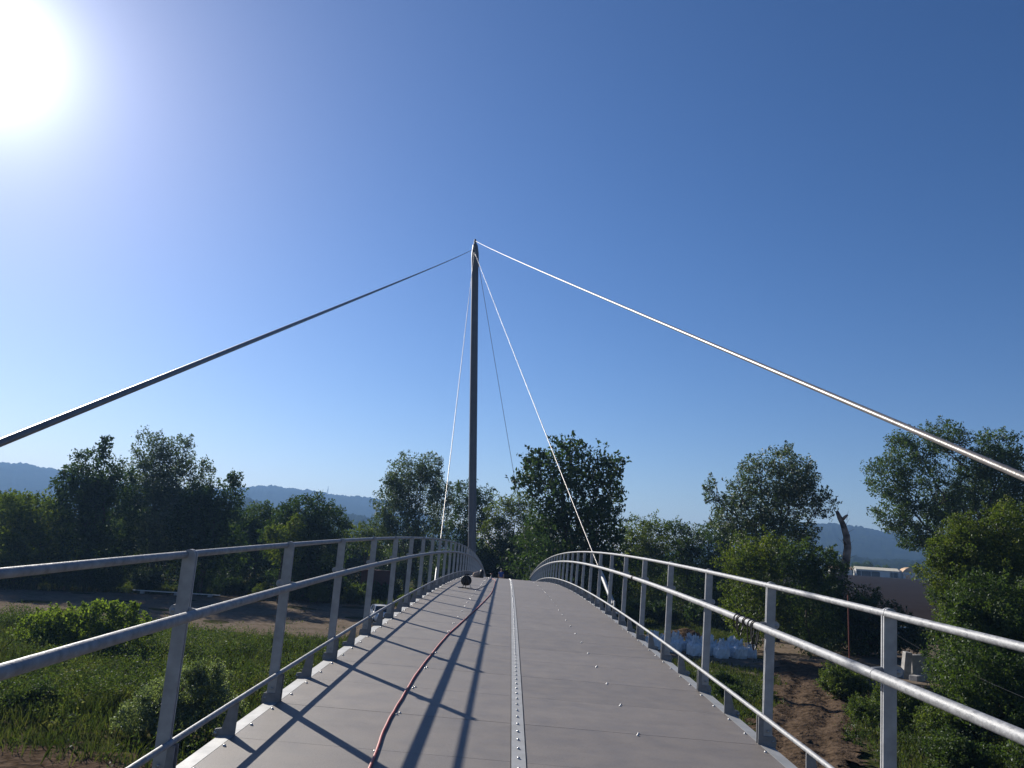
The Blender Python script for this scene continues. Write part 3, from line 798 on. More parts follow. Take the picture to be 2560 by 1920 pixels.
TREES = {
 'T1': (83, [(-54.1, 6.7, 3.02, 3.02), (-50.8, 7.3, 3.02, 2.59), (-52.2, 3.9, 3.88, 3.02), (-48.9, 4.1, 2.59, 2.59)]),
 'T1b': (90, [(-62.0, 6.9, 3.28, 3.28), (-59.4, 3.5, 3.28, 3.28), (-58.4, 7.9, 1.87, 2.34)]),
 'T2': (87, [(-49.5, 11.4, 1.9, 2.17), (-46.9, 12.2, 2.49, 3.39), (-48.8, 7.6, 2.71, 3.17), (-44.8, 7.9, 3.17, 3.62), (-45.9, 3.9, 4.98, 3.17), (-46.6, 15.8, 0.72, 1.18)]),
 'T3': (93, [(-44.2, 16.2, 2.42, 2.42), (-41.3, 15.9, 2.03, 2.66), (-45.5, 12.4, 2.66, 2.9), (-41.2, 11.3, 3.63, 3.39), (-38.1, 13.4, 1.45, 2.51), (-42.0, 7.4, 4.84, 3.87)]),
 'T4': (89, [(-33.4, 10.8, 2.22, 2.41), (-32.3, 12.9, 0.83, 1.2), (-33.5, 6.9, 3.24, 3.7), (-36.5, 7.2, 2.78, 3.24)]),
 'B1': (92, [(-24.3, 9.7, 3.35, 2.15), (-21.8, 8.7, 2.3, 2.3), (-25.4, 7.1, 3.83, 2.87), (-22.4, 5.5, 3.35, 2.87)]),
 'B2': (85, [(-23.6, 8.2, 0.97, 1.33), (-24.5, 6.1, 2.21, 2.21), (-25.8, 7.1, 1.11, 1.11)]),
 'B3': (102, [(-33.7, 9.1, 2.39, 2.02), (-31.8, 7.2, 3.18, 3.18), (-34.9, 6.7, 2.65, 2.65)]),
 'B4': (108, [(-21.0, 7.8, 2.7, 1.57), (-18.2, 7.4, 2.25, 2.25)]),
 'C': (100, [(-14.1, 15.9, 2.86, 2.6), (-12.8, 13.4, 3.9, 3.12), (-15.6, 12.5, 2.5, 3.02), (-11.3, 16.9, 1.87, 2.18), (-9.7, 12.9, 1.82, 3.12), (-16.6, 9.4, 1.82, 1.98), (-13.9, 8.8, 2.86, 2.34), (-10.8, 8.5, 3.12, 2.34)]),
 'D': (112, [(-7.4, 14.1, 2.45, 2.62), (-4.7, 13.5, 1.86, 2.62), (-7.7, 11.0, 2.21, 2.33), (-4.5, 10.5, 1.28, 1.63)]),
 'E': (105, [(-1.7, 11.9, 2.29, 2.46), (0.7, 13.3, 1.97, 1.86), (-2.2, 8.4, 2.73, 3.28), (2.3, 9.5, 2.73, 3.28)]),
 'F': (75, [(4.8, 17.2, 1.87, 1.25), (1.5, 16.1, 1.25, 1.01), (3.4, 14.7, 3.32, 1.87), (7.2, 15.3, 2.42, 2.03), (1.1, 13.4, 1.48, 1.48), (9.7, 15.7, 0.78, 1.25), (9.3, 12.9, 1.4, 1.87), (5.4, 11.7, 3.9, 2.15), (3.2, 10.1, 2.15, 1.87), (8.2, 9.6, 2.54, 2.73)]),
 'F2': (80, [(2.5, 8.4, 1.87, 1.87), (4.8, 7.0, 2.5, 1.66)]),
 'G1': (106, [(16.6, 9.6, 2.2, 3.2), (19.3, 10.3, 2.09, 2.87), (17.8, 7.1, 3.31, 2.2)]),
 'G2': (108, [(22.4, 10.3, 2.13, 2.7), (25.2, 10.2, 2.02, 2.58), (23.6, 7.4, 3.37, 2.25)]),
 'G3': (104, [(26.9, 10.5, 2.06, 2.6), (29.0, 9.9, 2.16, 2.7), (27.4, 7.2, 3.24, 2.16)]),
 'H': (80, [(27.3, 18.0, 1.87, 1.75), (25.2, 16.2, 2.29, 2.16), (29.7, 16.5, 1.87, 2.33), (23.1, 14.3, 1.58, 2.0), (27.6, 13.5, 3.54, 2.5), (19.9, 14.4, 0.75, 1.5), (21.3, 11.9, 1.58, 2.08), (31.4, 13.7, 1.33, 1.58), (26.0, 10.1, 4.37, 2.29), (29.8, 10.8, 1.58, 1.87)]),
 'H2': (70, [(20.5, 7.3, 2.18, 2.0), (23.0, 8.0, 1.82, 2.0)]),
 'H3': (68, [(24.4, 7.5, 1.94, 1.94), (26.8, 7.5, 1.41, 1.59)]),
 'H4': (70, [(27.4, 4.3, 2.2, 2.2), (29.4, 4.2, 2.2, 2.2), (31.6, 3.5, 2.2, 1.9), (33.6, 2.6, 1.9, 1.6), (35.2, 1.9, 1.4, 1.2), (29.5, 1.6, 3.4, 1.8), (33, 1.2, 2.6, 1.2)]),
 'K': (92, [(-4.5, 5.0, 3.0, 2.6), (-0.8, 6.0, 3.0, 2.6), (2.6, 5.4, 3.0, 2.6), (-2.5, 2.4, 4.2, 2.4), (1.8, 2.2, 4.2, 2.2)]),
 'I': (98, [(55.1, 25.2, 2.96, 2.34), (50.8, 22.8, 3.31, 2.8), (47.6, 19.5, 2.96, 2.65), (58.4, 21.7, 2.96, 2.65), (61.7, 24.5, 2.45, 2.14), (63.5, 21.8, 2.04, 2.45), (52.1, 17.8, 4.59, 3.57), (47.9, 15.0, 2.55, 2.55), (50.3, 12.2, 2.29, 2.04), (57.5, 16.1, 4.59, 3.06), (62.7, 17.4, 3.06, 3.06)]),
 'J1': (52, [(28.4, 8.7, 1.08, 1.35), (29.8, 9.8, 1.41, 1.49), (32.0, 10.5, 1.35, 1.49), (33.6, 11.0, 1.22, 1.49), (29.4, 7.1, 2.16, 1.89), (31.5, 7.7, 2.43, 2.43)]),
 'J2': (43, [(24.5, 4.7, 1.68, 1.57), (26.0, 4.6, 2.24, 2.46)]),
 'J3': (34, [(19.7, 2.9, 1.59, 1.41), (21.2, 2.2, 1.41, 1.77)]),
}
SPEC = {
 'T1': ('leaf_yellow', dict(leaf=0.30, od=0.9), 'leafy_tree', 'bushy light green tree at the left frame edge, below the blue hill'),
 'T1b': ('leaf_mid', dict(leaf=0.32, od=0.9), 'leafy_tree', 'green tree cut by the left frame edge, behind the light green bushy one'),
 'T2': ('leaf_dark', dict(leaf=0.33, od=0.8, trunk_r=0.3, forks=2), 'leafy_tree', 'broad dark tree with one thin wispy top, left side of the tall left clump'),
 'T3': ('leaf_grey', dict(leaf=0.29, od=0.62, trunk_r=0.3, forks=3, puff=0.85), 'leafy_tree', 'tallest tree of the left clump, thin grey-green crown with sky showing through'),
 'T4': ('leaf_dark', dict(leaf=0.33, od=0.95), 'leafy_tree', 'dark tree ending the left clump on the right, with one small pointed top'),
 'B1': ('leaf_dark', dict(leaf=0.30, od=1.15), 'leafy_tree', 'dense dark rounded tree in front of the far blue hill'),
 'B2': ('leaf_yellow', dict(leaf=0.26, od=0.9, trunk_r=0.15), 'small_tree', 'small yellow-green tree in front of the dense dark rounded one'),
 'B3': ('leaf_mid', dict(leaf=0.30, od=1.0), 'small_tree', 'mid-green tree filling the gap between the left clump and the rounded dark tree'),
 'B4': ('leaf_yellow', dict(leaf=0.28, od=1.0, trunk_r=0.15), 'small_tree', 'low light green tree under the far hill, left of the airy grey-green tree'),
 'C': ('leaf_grey', dict(leaf=0.27, od=0.75, trunk_r=0.3, forks=2, puff=0.8), 'leafy_tree', 'airy grey-green tree with visible limbs, left of the thin bright stay cable'),
 'D': ('leaf_dark', dict(leaf=0.28, od=0.8, trunk_r=0.25), 'leafy_tree', 'small dark tree standing directly behind the mast'),
 'E': ('leaf_yellow', dict(leaf=0.26, od=0.75, trunk_r=0.2, forks=2, puff=0.8), 'willow_tree', 'pale yellow-green willow-like tree just right of the mast'),
 'F': ('leaf_dark', dict(leaf=0.38, od=0.85, trunk_r=0.42, forks=3, puff=1.25, rag=1.5), 'leafy_tree', 'biggest dark ragged tree right of the mast, behind the thin crossing cable'),
 'F2': ('leaf_mid', dict(leaf=0.26, od=1.1, trunk_r=0.14), 'small_tree', 'leafy green tree low in front of the biggest dark ragged tree'),
 'G1': ('leaf_yellow', dict(leaf=0.28, od=0.85, trunk_r=0.16, puff=0.8), 'small_tree', 'light green low tree right next to the biggest dark ragged tree'),
 'G2': ('leaf_mid', dict(leaf=0.28, od=0.9, trunk_r=0.16, puff=0.8), 'small_tree', 'middle one of the three low trees under the open sky right of the mast'),
 'G3': ('leaf_dark', dict(leaf=0.28, od=0.9, trunk_r=0.16, puff=0.8), 'small_tree', 'darker low tree beside the tall airy tree with a side branch'),
 'H': ('leaf_grey', dict(leaf=0.25, od=0.72, trunk_r=0.32, forks=3, puff=0.8), 'leafy_tree', 'tall airy grey-green tree with a leafy side branch reaching left, beside the dead trunk'),
 'H2': ('leaf_yellow', dict(leaf=0.22, od=0.95, trunk_r=0.12), 'small_tree', 'yellow-green bushy tree under the tall airy tree'),
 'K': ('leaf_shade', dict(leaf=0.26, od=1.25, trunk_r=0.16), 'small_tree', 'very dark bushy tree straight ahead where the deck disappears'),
 'H4': ('leaf_dark', dict(leaf=0.22, od=1.1, trunk_r=0.14), 'small_tree', 'low dark bushy tree hiding the foot of the dead trunk'),
 'H3': ('leaf_mid', dict(leaf=0.22, od=1.0, trunk_r=0.12), 'small_tree', 'green bushy tree at the foot of the dead trunk'),
 'I': ('leaf_mid', dict(leaf=0.30, od=0.9, trunk_r=0.5, forks=3, puff=0.95), 'leafy_tree', 'very large wide tree crossed by the right stay cable'),
 'J1': ('leaf_yellow', dict(leaf=0.17, od=1.0, trunk_r=0.16, puff=0.9), 'leafy_tree', 'fresh yellow-green tree in front of the very large one at the right edge'),
 'J2': ('leaf_mid', dict(leaf=0.15, od=1.1, trunk_r=0.14), 'leafy_tree', 'dark green tree filling the right edge below the yellow-green one'),
 'J3': ('leaf_mid', dict(leaf=0.13, od=1.1, trunk_r=0.12), 'leafy_tree', 'lowest green tree at the right edge, behind the nearest right railing post'),
}
EXTRA = {  # further lobes that fill each crown towards the ground
 'T1': [(-52.4, 2.2, 4.37, 2.4)],
 'T1b': [(-59.7, 2.4, 4.33, 2.6)],
 'T2': [(-46.4, 2.4, 4.97, 2.6), (-47.7, 9.8, 2.82, 2.65), (-45.2, 11.2, 2.32, 2.65)],
 'T3': [(-41.5, 4.0, 5.07, 4), (-42.7, 9.9, 3.72, 3.21), (-39.3, 9.0, 2.87, 3.04), (-42.8, 13.9, 2.54, 2.54)],
 'T4': [(-34.3, 3.6, 4.0, 3.6), (-36.1, 9.8, 2.14, 2.14)],
 'B1': [(-23.5, 2.6, 4.2, 2.8)],
 'B3': [(-33, 3.2, 3.6, 3.2)],
 'C': [(-12.5, 5.5, 4.0, 3.2)],
 'D': [(-6.4, 6.4, 3.4, 4)],
 'E': [(0.2, 5.2, 4, 4)],
 'F': [(4.4, 6.5, 4.43, 4.2), (8.8, 6.2, 2.98, 4)],
 'F2': [(4, 3.6, 3.4, 3.2)],
 'G1': [(17.6, 4, 3.4, 4)],
 'G2': [(23.6, 4, 3.4, 4)],
 'G3': [(27.8, 4, 3.4, 4)],
 'H': [(26.0, 6.0, 4.2, 3.2), (24.5, 12.2, 2.6, 2.6), (28.6, 15.4, 2.2, 2.2)],
 'H4': [],
 'H2': [(21.2, 3.4, 2.8, 3.2)],
 'H3': [(25.5, 3.6, 2.4, 3.2)],
 'I': [(53.5, 12.5, 3.4, 3.0), (57.5, 9.5, 5, 3.6), (61, 10.0, 4.6, 6), (60, 19, 4, 4)],
 'J1': [(30.5, 4.4, 3.0, 3.0), (34.5, 6, 3, 4), (29.3, 8.0, 1.5, 1.5), (31.0, 8.9, 1.9, 1.7), (30.2, 5.2, 2.2, 2.2)],
 'J2': [(25.2, 2.4, 2.8, 2.2), (29, 4.2, 2.6, 3.4), (25.4, 6.0, 1.6, 1.4)],
 'J3': [(20.6, 1.4, 2.0, 1.4), (23.4, 2.6, 2, 2.4)],
}

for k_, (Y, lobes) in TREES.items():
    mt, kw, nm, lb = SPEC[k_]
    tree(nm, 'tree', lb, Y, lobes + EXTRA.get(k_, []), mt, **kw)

# trees that close the background behind the first row: one copyable kind each, turned and scaled
def generic_tree(mat, leaf, H):
    return tree('background_tree', 'tree', '', 0, [(0, H * 0.72, H * 0.26, H * 0.24), (-H * 0.2, H * 0.52, H * 0.24, H * 0.24), (H * 0.2, H * 0.5, H * 0.26, H * 0.24), (0.05 * H, H * 0.3, H * 0.36, H * 0.28)], mat, leaf=leaf, od=1.05, trunk_r=0.2)
back = [generic_tree('leaf_dark', 0.36, 9.0), generic_tree('leaf_mid', 0.36, 9.0)]
slots = []
for x in np.arange(-86, -36, 4.8): slots.append((x, 112 + 4 * rng.normal(), 1.15, 'L'))
for x in np.arange(-36, -8, 4.6): slots.append((x, 120 + 3 * rng.normal(), 0.86, 'M'))
for x in np.arange(-8, 14, 4.4): slots.append((x, 118 + 3 * rng.normal(), 0.95, 'C'))
for x in np.arange(14, 36, 4.2): slots.append((x, 116 + 3 * rng.normal(), 0.88, 'R'))
LB = {'L': 'shaded tree in the dark background row behind the tall left clump', 'M': 'shaded low tree in the background row below the far hills',
      'C': 'shaded tree in the dark wood behind the far end of the bridge', 'R': 'shaded tree in the dark wood behind the white bulk bags'}
first = [True, True]
for i, (x, Y, sc_, w) in enumerate(slots):
    j = int(rng.integers(2))
    o = back[j] if first[j] else copy_tree(back[j])
    first[j] = False
    o.location = (x, Y, gzf(x, Y)); o.rotation_euler = (0, 0, rng.uniform(0, 6.28)); s_ = sc_ * rng.uniform(0.9, 1.08); o.scale = (s_ * 1.1, s_ * 1.1, s_)
    o['label'] = LB[w]; o['group'] = LB[w].replace('shaded tree', 'shaded trees').replace('shaded low tree', 'shaded low trees')

# shrubs: kinds built once, then placed
def shrub_kind(name, mat, leaf, n, w, h, od=1.0, stems=True, puff=0.8):
    lobes = []
    for i in range(n):
        a = rng.uniform(0, 6.28); r_ = w * 0.5 * rng.uniform(0.1, 0.75)
        hh = h * rng.uniform(0.55, 1.0) * (1 - 0.35 * (r_ / (w * 0.5)) ** 2)
        rx = w * rng.uniform(0.16, 0.26)
        lobes.append((r_ * math.cos(a), r_ * math.sin(a), hh * 0.62, rx, rx, hh * 0.40))
    root = empty(name, (0, 0, 0))
    pts, puffs = crown_points(lobes, leaf, od, puff)
    V, F = leaf_quads(pts, leaf, aspect=0.5, droop=-0.1)
    link('foliage', raw_mesh('foliage', V, F), M[mat], root)
    b = MB()
    for l, pf in zip(lobes, puffs):
        limb(b, (l[0] * 0.25, l[1] * 0.25, 0), l[:3], 0.03, 0.012, 0.25, 4, 5)
    b.build('stems', M['bark'], root)
    return root
KINDS = {}
def shrub(kind, args, x, y, sx, sz, label, group=None, rz=None, name='shrub'):
    if kind not in KINDS:
        o = shrub_kind(name, *args); KINDS[kind] = o
    else:
        o = copy_tree(KINDS[kind]); o.name = name
    o.location = (x, y, gzf(x, y) - 0.03); o.scale = (sx, sx, sz); o.rotation_euler = (0, 0, rng.uniform(0, 6.28) if rz is None else rz)
    tag(o, label, 'shrub', group)
    if group is None and 'group' in o.keys(): del o['group']
    return o
A_dark = ('leaf_dark', 0.24, 9, 5.0, 3.4, 1.1); A_mid = ('leaf_mid', 0.2, 9, 4.6, 3.0, 1.1); A_yel = ('leaf_yellow', 0.18, 9, 4.2, 2.8, 1.0)
belts = [
 (np.arange(-66, -33, 3.2), None, 0.95, 'dark', A_dark, 'dark shrub in the shade at the foot of the tall left clump', 'dark shrubs at the foot of the tall left clump'),
 (np.arange(-33, -18, 3.2), 95.0, 0.95, 'dark', A_dark, 'dark shrub under the dense dark rounded tree and its neighbours', 'dark shrubs under the dark rounded tree'),
 (np.arange(-17, -6, 2.8), 98, 0.95, 'mid', A_mid, 'green shrub under the airy grey-green tree, seen between railing posts', 'green shrubs under the airy tree'),
 (np.arange(-6, 5, 3.0), 94, 0.95, 'dark', A_dark, 'dark shrub in the shade beyond the deck crest', 'dark shrubs beyond the deck crest'),
 (np.arange(3, 20, 2.9), 91.5, 1.05, 'dark', A_dark, 'dark shrub at the foot of the biggest ragged tree, behind the right railing', 'dark shrubs behind the right railing'),
 (np.arange(19, 37, 3.0), 93.5, 1.05, 'dark', A_dark, 'dark shrub in the shade behind the white bulk bags', 'dark shrubs behind the white bulk bags'),
]
for xs_, yy, s_, kd, ar_, lb, gp in belts:
    for x in xs_:
        s1 = s_ * rng.uniform(0.8, 1.15)
        yb = (81.5 + 0.62 * (float(x) + 52)) if yy is None else yy
        shrub(kd, ar_, float(x) + rng.uniform(-0.8, 0.8), yb + rng.uniform(-1.6, 2.0), s1, s1 * rng.uniform(0.8, 1.1), lb, gp)
for x, y, s1, sz, lb in [(-21.5, 88.5, 0.8, 1.05, 'light green shrub between the third and fifth left railing posts'), (-27.8, 90, 0.6, 0.8, 'small yellowish shrub at the yard edge below the dense dark rounded tree'),
                         (-11.6, 90, 0.8, 0.95, 'light green shrub left of the dark red container, above the white car'), (-10.2, 87, 0.55, 0.8, 'low light shrub just right of the dark red container'), (-17.4, 92.5, 0.8, 0.9, 'green shrub in front of the dark red container'), (6.9, 80.5, 0.7, 1.15, 'olive shrub just behind the sleeved stay cable'), (13.5, 88, 0.75, 0.9, 'light green shrub left above the bulk bags')]:
    shrub('yel', A_yel, x, y, s1, sz, lb)
# right-hand shrubs
for x, y, s1, sz, lb in [(33.2, 78.0, 0.95, 1.0, 'dark bush at the field edge below the dead trunk'), (30.2, 76.5, 0.8, 0.9, 'dark bush directly under the dead trunk'), (36.4, 81.5, 0.85, 0.62, 'low dark bush at the corner of the brown field'), (31.8, 72.5, 0.72, 0.75, 'shadowed bush beside the rust-red pole, on the dirt yard edge')]:
    shrub('mid', A_mid, x, y, s1, sz, lb)
A_near = ('leaf_fresh', 0.115, 11, 3.6, 2.3, 0.9)
for x, y, s1, sz, lb in [(18.6, 44.6, 0.95, 0.95, 'lit leafy bush at the foot of the rust-red pole, left half'), (20.9, 42.6, 0.85, 0.6, 'lit leafy bush under the concrete blocks'), (19.2, 40.2, 0.85, 0.8, 'green bush in the middle between the dirt track and the nearest right post'),
                         (17.0, 38.4, 0.7, 0.6, 'small bush on the edge of the dirt track'), (19.0, 35.6, 0.95, 0.85, 'green bush left of the nearest right post, low down')]:
    shrub('near', A_near, x, y, s1, sz, lb)
A_nd = ('leaf_mid', 0.11, 11, 3.4, 2.2, 1.0)
for x, y, s1, sz, lb in [(22.8, 37.6, 0.9, 0.8, 'dark green bush right of the nearest right post under the concrete blocks'), (16.7, 30.5, 0.9, 0.8, 'dark leafy bush at the bottom of the picture, right of the nearest post'), (18.6, 27.8, 1.0, 1.1, 'dark leafy bush near the lower right corner'), (13.9, 26.6, 0.8, 0.55, 'low bush at the bottom edge beside the dirt track'), (21.8, 31.6, 1.2, 1.3, 'dark bush at the right frame edge under the handrail'), (16.2, 24.2, 0.9, 0.8, 'leafy bush cut by the bottom edge near the lower right corner'), (11.4, 42.8, 0.62, 0.5, 'low bush between the right deck edge and the dirt track'), (12.7, 47.2, 0.55, 0.5, 'low yellowish bush beside the second right railing post')]:
    shrub('neardark', A_nd, x, y, s1, sz, lb)
# left meadow shrubs: the bright bush and the pale one are single things of their own
def lobed_shrub(name, label, x, y, lobes, mat, leaf, od, puff=0.8):
    g0 = gzf(x, y); root = empty(name, (x, y, g0)); tag(root, label, 'shrub')
    pts, puffs = crown_points(lobes, leaf, od, puff)
    V, F = leaf_quads(pts, leaf, aspect=0.55, droop=-0.1)
    link('foliage', raw_mesh('foliage', V, F), M[mat], root)
    b = MB()
    for l, pf in zip(lobes, puffs):
        limb(b, (l[0] * 0.6, l[1] * 0.6, 0), l[:3], 0.03, 0.012, 0.2, 4, 5)
        for k in rng.permutation(len(pf))[:5]: limb(b, l[:3], pf[k], 0.012, 0.005, 0.2, 2, 4)
    b.build('stems', M['bark'], root)
    return root
lobed_shrub('shrub', 'big bright yellow-green bush between meadow and dirt yard, far left', -23.6, 44.8,
            [(-3.0, 0.2, 0.8, 1.1, 1.0, 0.8), (-1.9, 0, 1.2, 1.0, 1.0, 0.95), (-0.6, 0.2, 1.3, 1.1, 1.0, 1.0), (0.9, -0.1, 1.6, 1.0, 1.0, 1.05), (2.0, 0.1, 1.5, 0.9, 0.9, 1.05), (2.9, 0.2, 1.3, 0.75, 0.8, 0.95), (0.4, 0.3, 2.2, 0.35, 0.35, 0.55), (1.3, 0.2, 2.2, 0.35, 0.35, 0.5), (2.55, 0.1, 2.25, 0.3, 0.3, 0.5), (-1.0, -0.5, 0.8, 1.1, 0.8, 0.7), (1.6, -0.5, 0.7, 1.1, 0.8, 0.7)], 'leaf_bright', 0.15, 1.0)
lobed_shrub('shrub', 'silvery glinting bush in the meadow behind the nearest left post', -10.9, 27.6,
            [(-1.3, 0, 0.7, 0.8, 0.8, 0.6), (-0.8, 0.1, 1.2, 0.75, 0.8, 0.7), (0.0, 0, 1.5, 0.8, 0.8, 0.85), (0.75, 0.2, 1.55, 0.7, 0.8, 0.8), (1.4, 0.1, 1.0, 0.7, 0.7, 0.7), (0.1, -0.3, 0.7, 1.2, 0.9, 0.65), (0.35, 0.1, 2.15, 0.3, 0.3, 0.4), (1.0, 0.3, 2.1, 0.28, 0.3, 0.4)], 'leaf_silver', 0.075, 1.0)
for x, y, s1, sz, lb in [(-6.6, 25.6, 0.8, 0.62, 'dark low bush close below the left deck edge'), (-8.2, 33.5, 0.7, 0.5, 'low dark bush behind the silvery one'), (-17.2, 30.2, 0.62, 0.5, 'low dark bush at the left in the meadow, near the bare bank'), (-5.4, 33.0, 0.62, 0.55, 'low bush in tall grass beside the left deck edge')]:
    shrub('neardark', A_nd, x, y, s1, sz, lb)

# grass: one mesh of blades per area
def blades(name, n, xr, yr, keep, h0, h1, w0, mat='grass', lean=0.35):
    x = rng.uniform(*xr, n); y = rng.uniform(*yr, n)
    k = keep(x, y) > rng.uniform(0, 1, n) * 0.6
    x, y = x[k], y[k]; n = len(x)
    clump = 0.55 + 0.45 * np.clip(0.5 + fnoise(x, y, 0.55, 9) * 0.9, 0, 1) + 0.25 * fnoise(x, y, 2.2, 12)
    h = rng.uniform(h0, h1, n) * np.clip(clump, 0.25, 1.3)
    a = rng.uniform(0, 2 * np.pi, n); l = rng.normal(0, lean, n) * h; lb = rng.uniform(0, 2 * np.pi, n)
    w = w0 * rng.uniform(0.6, 1.4, n)
    z = gz(x, y)
    B = np.stack([x, y, z - 0.02], -1)
    sd = np.stack([np.cos(a), np.sin(a), np.zeros(n)], -1) * (w * 0.5)[:, None]
    tip = B + np.stack([np.cos(lb) * l, np.sin(lb) * l, h], -1)
    mid = B + np.stack([np.cos(lb) * l * 0.35, np.sin(lb) * l * 0.35, h * 0.55], -1)
    V = np.stack([B - sd * 0.7, B + sd * 0.7, mid + sd, tip, mid - sd], 1).reshape(-1, 3)
    F = np.arange(n * 5).reshape(-1, 5)
    o = link(name, raw_mesh(name, V, F), M[mat]); tag(o, kind='stuff')
    return o
def meadow(x, y):
    m = np.clip((57.5 - y + 2.5 * fnoise(x, y, 0.35, 3)) / 4, 0, 1) * np.clip((y - 23.5 + fnoise(x, y, 0.9, 4)) / 2.5, 0, 1)
    return m * np.clip(0.75 + 0.6 * fnoise(x, y, 0.5, 21), 0.12, 1)
o = blades('meadow_grass', 130000, (-52, 1), (22, 60), meadow, 0.25, 0.8, 0.03, lean=0.45); tag(o, 'tall weedy meadow grass below the left railing', 'grass')
def weeds(name, n, xr, yr, keep, h0, h1, leaf, mat, label):
    x = rng.uniform(*xr, n); y = rng.uniform(*yr, n)
    dens = keep(x, y) * np.clip(0.35 + 0.9 * fnoise(x, y, 0.42, 31) + 0.5 * fnoise(x, y, 1.9, 33), 0, 1)
    k = dens > rng.uniform(0, 1, n) * 0.8
    x, y = x[k], y[k]; n = len(x)
    h = rng.uniform(h0, h1, n) * np.clip(0.72 + 0.4 * fnoise(x, y, 0.42, 31) + 0.4 * fnoise(x, y, 1.4, 35), 0.3, 1.4)
    m = 16
    t = rng.uniform(0.08, 1.0, (n, m)); sp = (0.16 * (1.15 - t)) * h[:, None] + 0.03
    C = np.stack([x[:, None] + rng.normal(size=(n, m)) * sp, y[:, None] + rng.normal(size=(n, m)) * sp, gz(x, y)[:, None] + t * h[:, None]], -1).reshape(-1, 3)
    V, F = leaf_quads(C, leaf, aspect=0.42, droop=-0.5)
    o = link(name, raw_mesh(name, V, F), M[mat]); tag(o, label, 'weeds', kind='stuff')
weeds('meadow_weeds', 46000, (-48, 0), (22.5, 58.5), meadow, 0.45, 1.35, 0.11, 'weed', 'dark leafy weeds mixed through the meadow below the left railing')
weeds('pale_meadow_weeds', 9000, (-48, 0), (22.5, 59), lambda x, y: meadow(x, y) * np.clip(0.2 + 0.9 * fnoise(x, y, 0.6, 51), 0, 1), 0.6, 1.5, 0.09, 'weed_pale', 'pale seeding weeds standing in patches in the meadow')
def verge(x, y):
    d = np.hypot(x - 17.5, (y - 84) * 0.9)
    a = np.clip((7.8 - d) / 2, 0, 1)
    b_ = np.clip((6.2 - np.hypot((x - 12.2) * 0.8, (y - 46) * 0.45)) / 2, 0, 1)
    c_ = np.clip((x - 12.2 - (y - 26) * 0.3) / 2, 0, 1) * np.clip((46 - y) / 3, 0, 1) * 1.0
    return np.maximum(np.maximum(a, b_), c_) * (track_f(x, y) < 0.2)
weeds('verge_weeds', 16000, (6, 32), (22, 50), lambda x, y: verge(x, y), 0.3, 0.8, 0.10, 'weed', 'leafy weeds beside the dirt track')
o = blades('verge_grass', 170000, (4, 34), (22, 96), verge, 0.18, 0.5, 0.05); tag(o, 'patchy grass beside the dirt track and the bulk bags', 'grass')
def scrub(x, y):
    e = yard_f(x, y)
    return np.clip(0.6 - np.abs(e - 0.3) * 0.25, 0, 1) * 0.55 + 0.10 * (fnoise(x, y, 0.8, 14) > 0.45) * (e > 0)
o = blades('yard_edge_grass', 110000, (-80, 60), (52, 100), scrub, 0.08, 0.32, 0.06); tag(o, 'short ragged grass on the edges of the dirt yard', 'grass')
def under(x, y):
    return np.clip((y - np.where(x < -33, 78.5 + 0.62 * (x + 52), 90.0) + fnoise(x, y, 0.4, 6) * 2) / 3, 0, 1) * 0.9
o = blades('wood_edge_grass', 80000, (-80, 48), (68, 104), under, 0.3, 1.0, 0.09); tag(o, 'rough grass at the shaded wood edge', 'grass')
# ------------------------------------------------------------------ dead trunk
dt = empty('dead_tree', (31.0, 75.0, gzf(31, 75))); tag(dt, 'bare broken dead trunk standing against the sky at the right', 'dead tree')
g0 = dt.location.z
path = [(30.2, 0.0), (30.6, 3.2), (31.2, 6.0), (31.75, 7.9), (31.98, 9.3), (31.93, 10.4), (31.66, 11.5), (31.38, 12.1), (31.12, 12.75)]
b = MB(); b.tube([Vector((x - 31.0, 0.05 * i, z - g0)) for i, (x, z) in enumerate(path)], [0.46, 0.42, 0.40, 0.37, 0.34, 0.31, 0.26, 0.23, 0.15], 14)
b.build('trunk', M['deadwood'], dt)
b = MB(); b.tube([(0.55, 0, 12.0 - g0), (0.8, 0, 12.25 - g0), (1.0, 0.0, 12.4 - g0)], [0.16, 0.13, 0.08], 9); b.build('broken_limb', M['deadwood'], dt)
b = MB(); b.tube([(0.7, -0.1, 9.7 - g0), (0.45, -0.3, 9.95 - g0), (0.3, -0.35, 10.0 - g0)], [0.15, 0.1, 0.05], 8); b.build('broken_limb', M['deadwood'], dt)
b = MB()
for (x, z, dx, dz) in ((0.9, 11.9, 0.25, 1.0), (0.75, 11.3, 0.5, 0.8), (0.9, 10.6, 0.7, 0.5), (0.95, 9.2, 0.6, 0.9), (0.7, 9.5, -0.7, 0.7), (0.8, 8.6, -0.8, 0.3), (0.9, 8.2, 0.7, 0.4)):
    b.tube([(x, 0, z - g0), (x + dx * 0.5, 0.1, z + dz * 0.6 - g0), (x + dx, 0.05, z + dz - g0)], [0.025, 0.015, 0.006], 5)
b.build('twigs', M['bark'], dt)

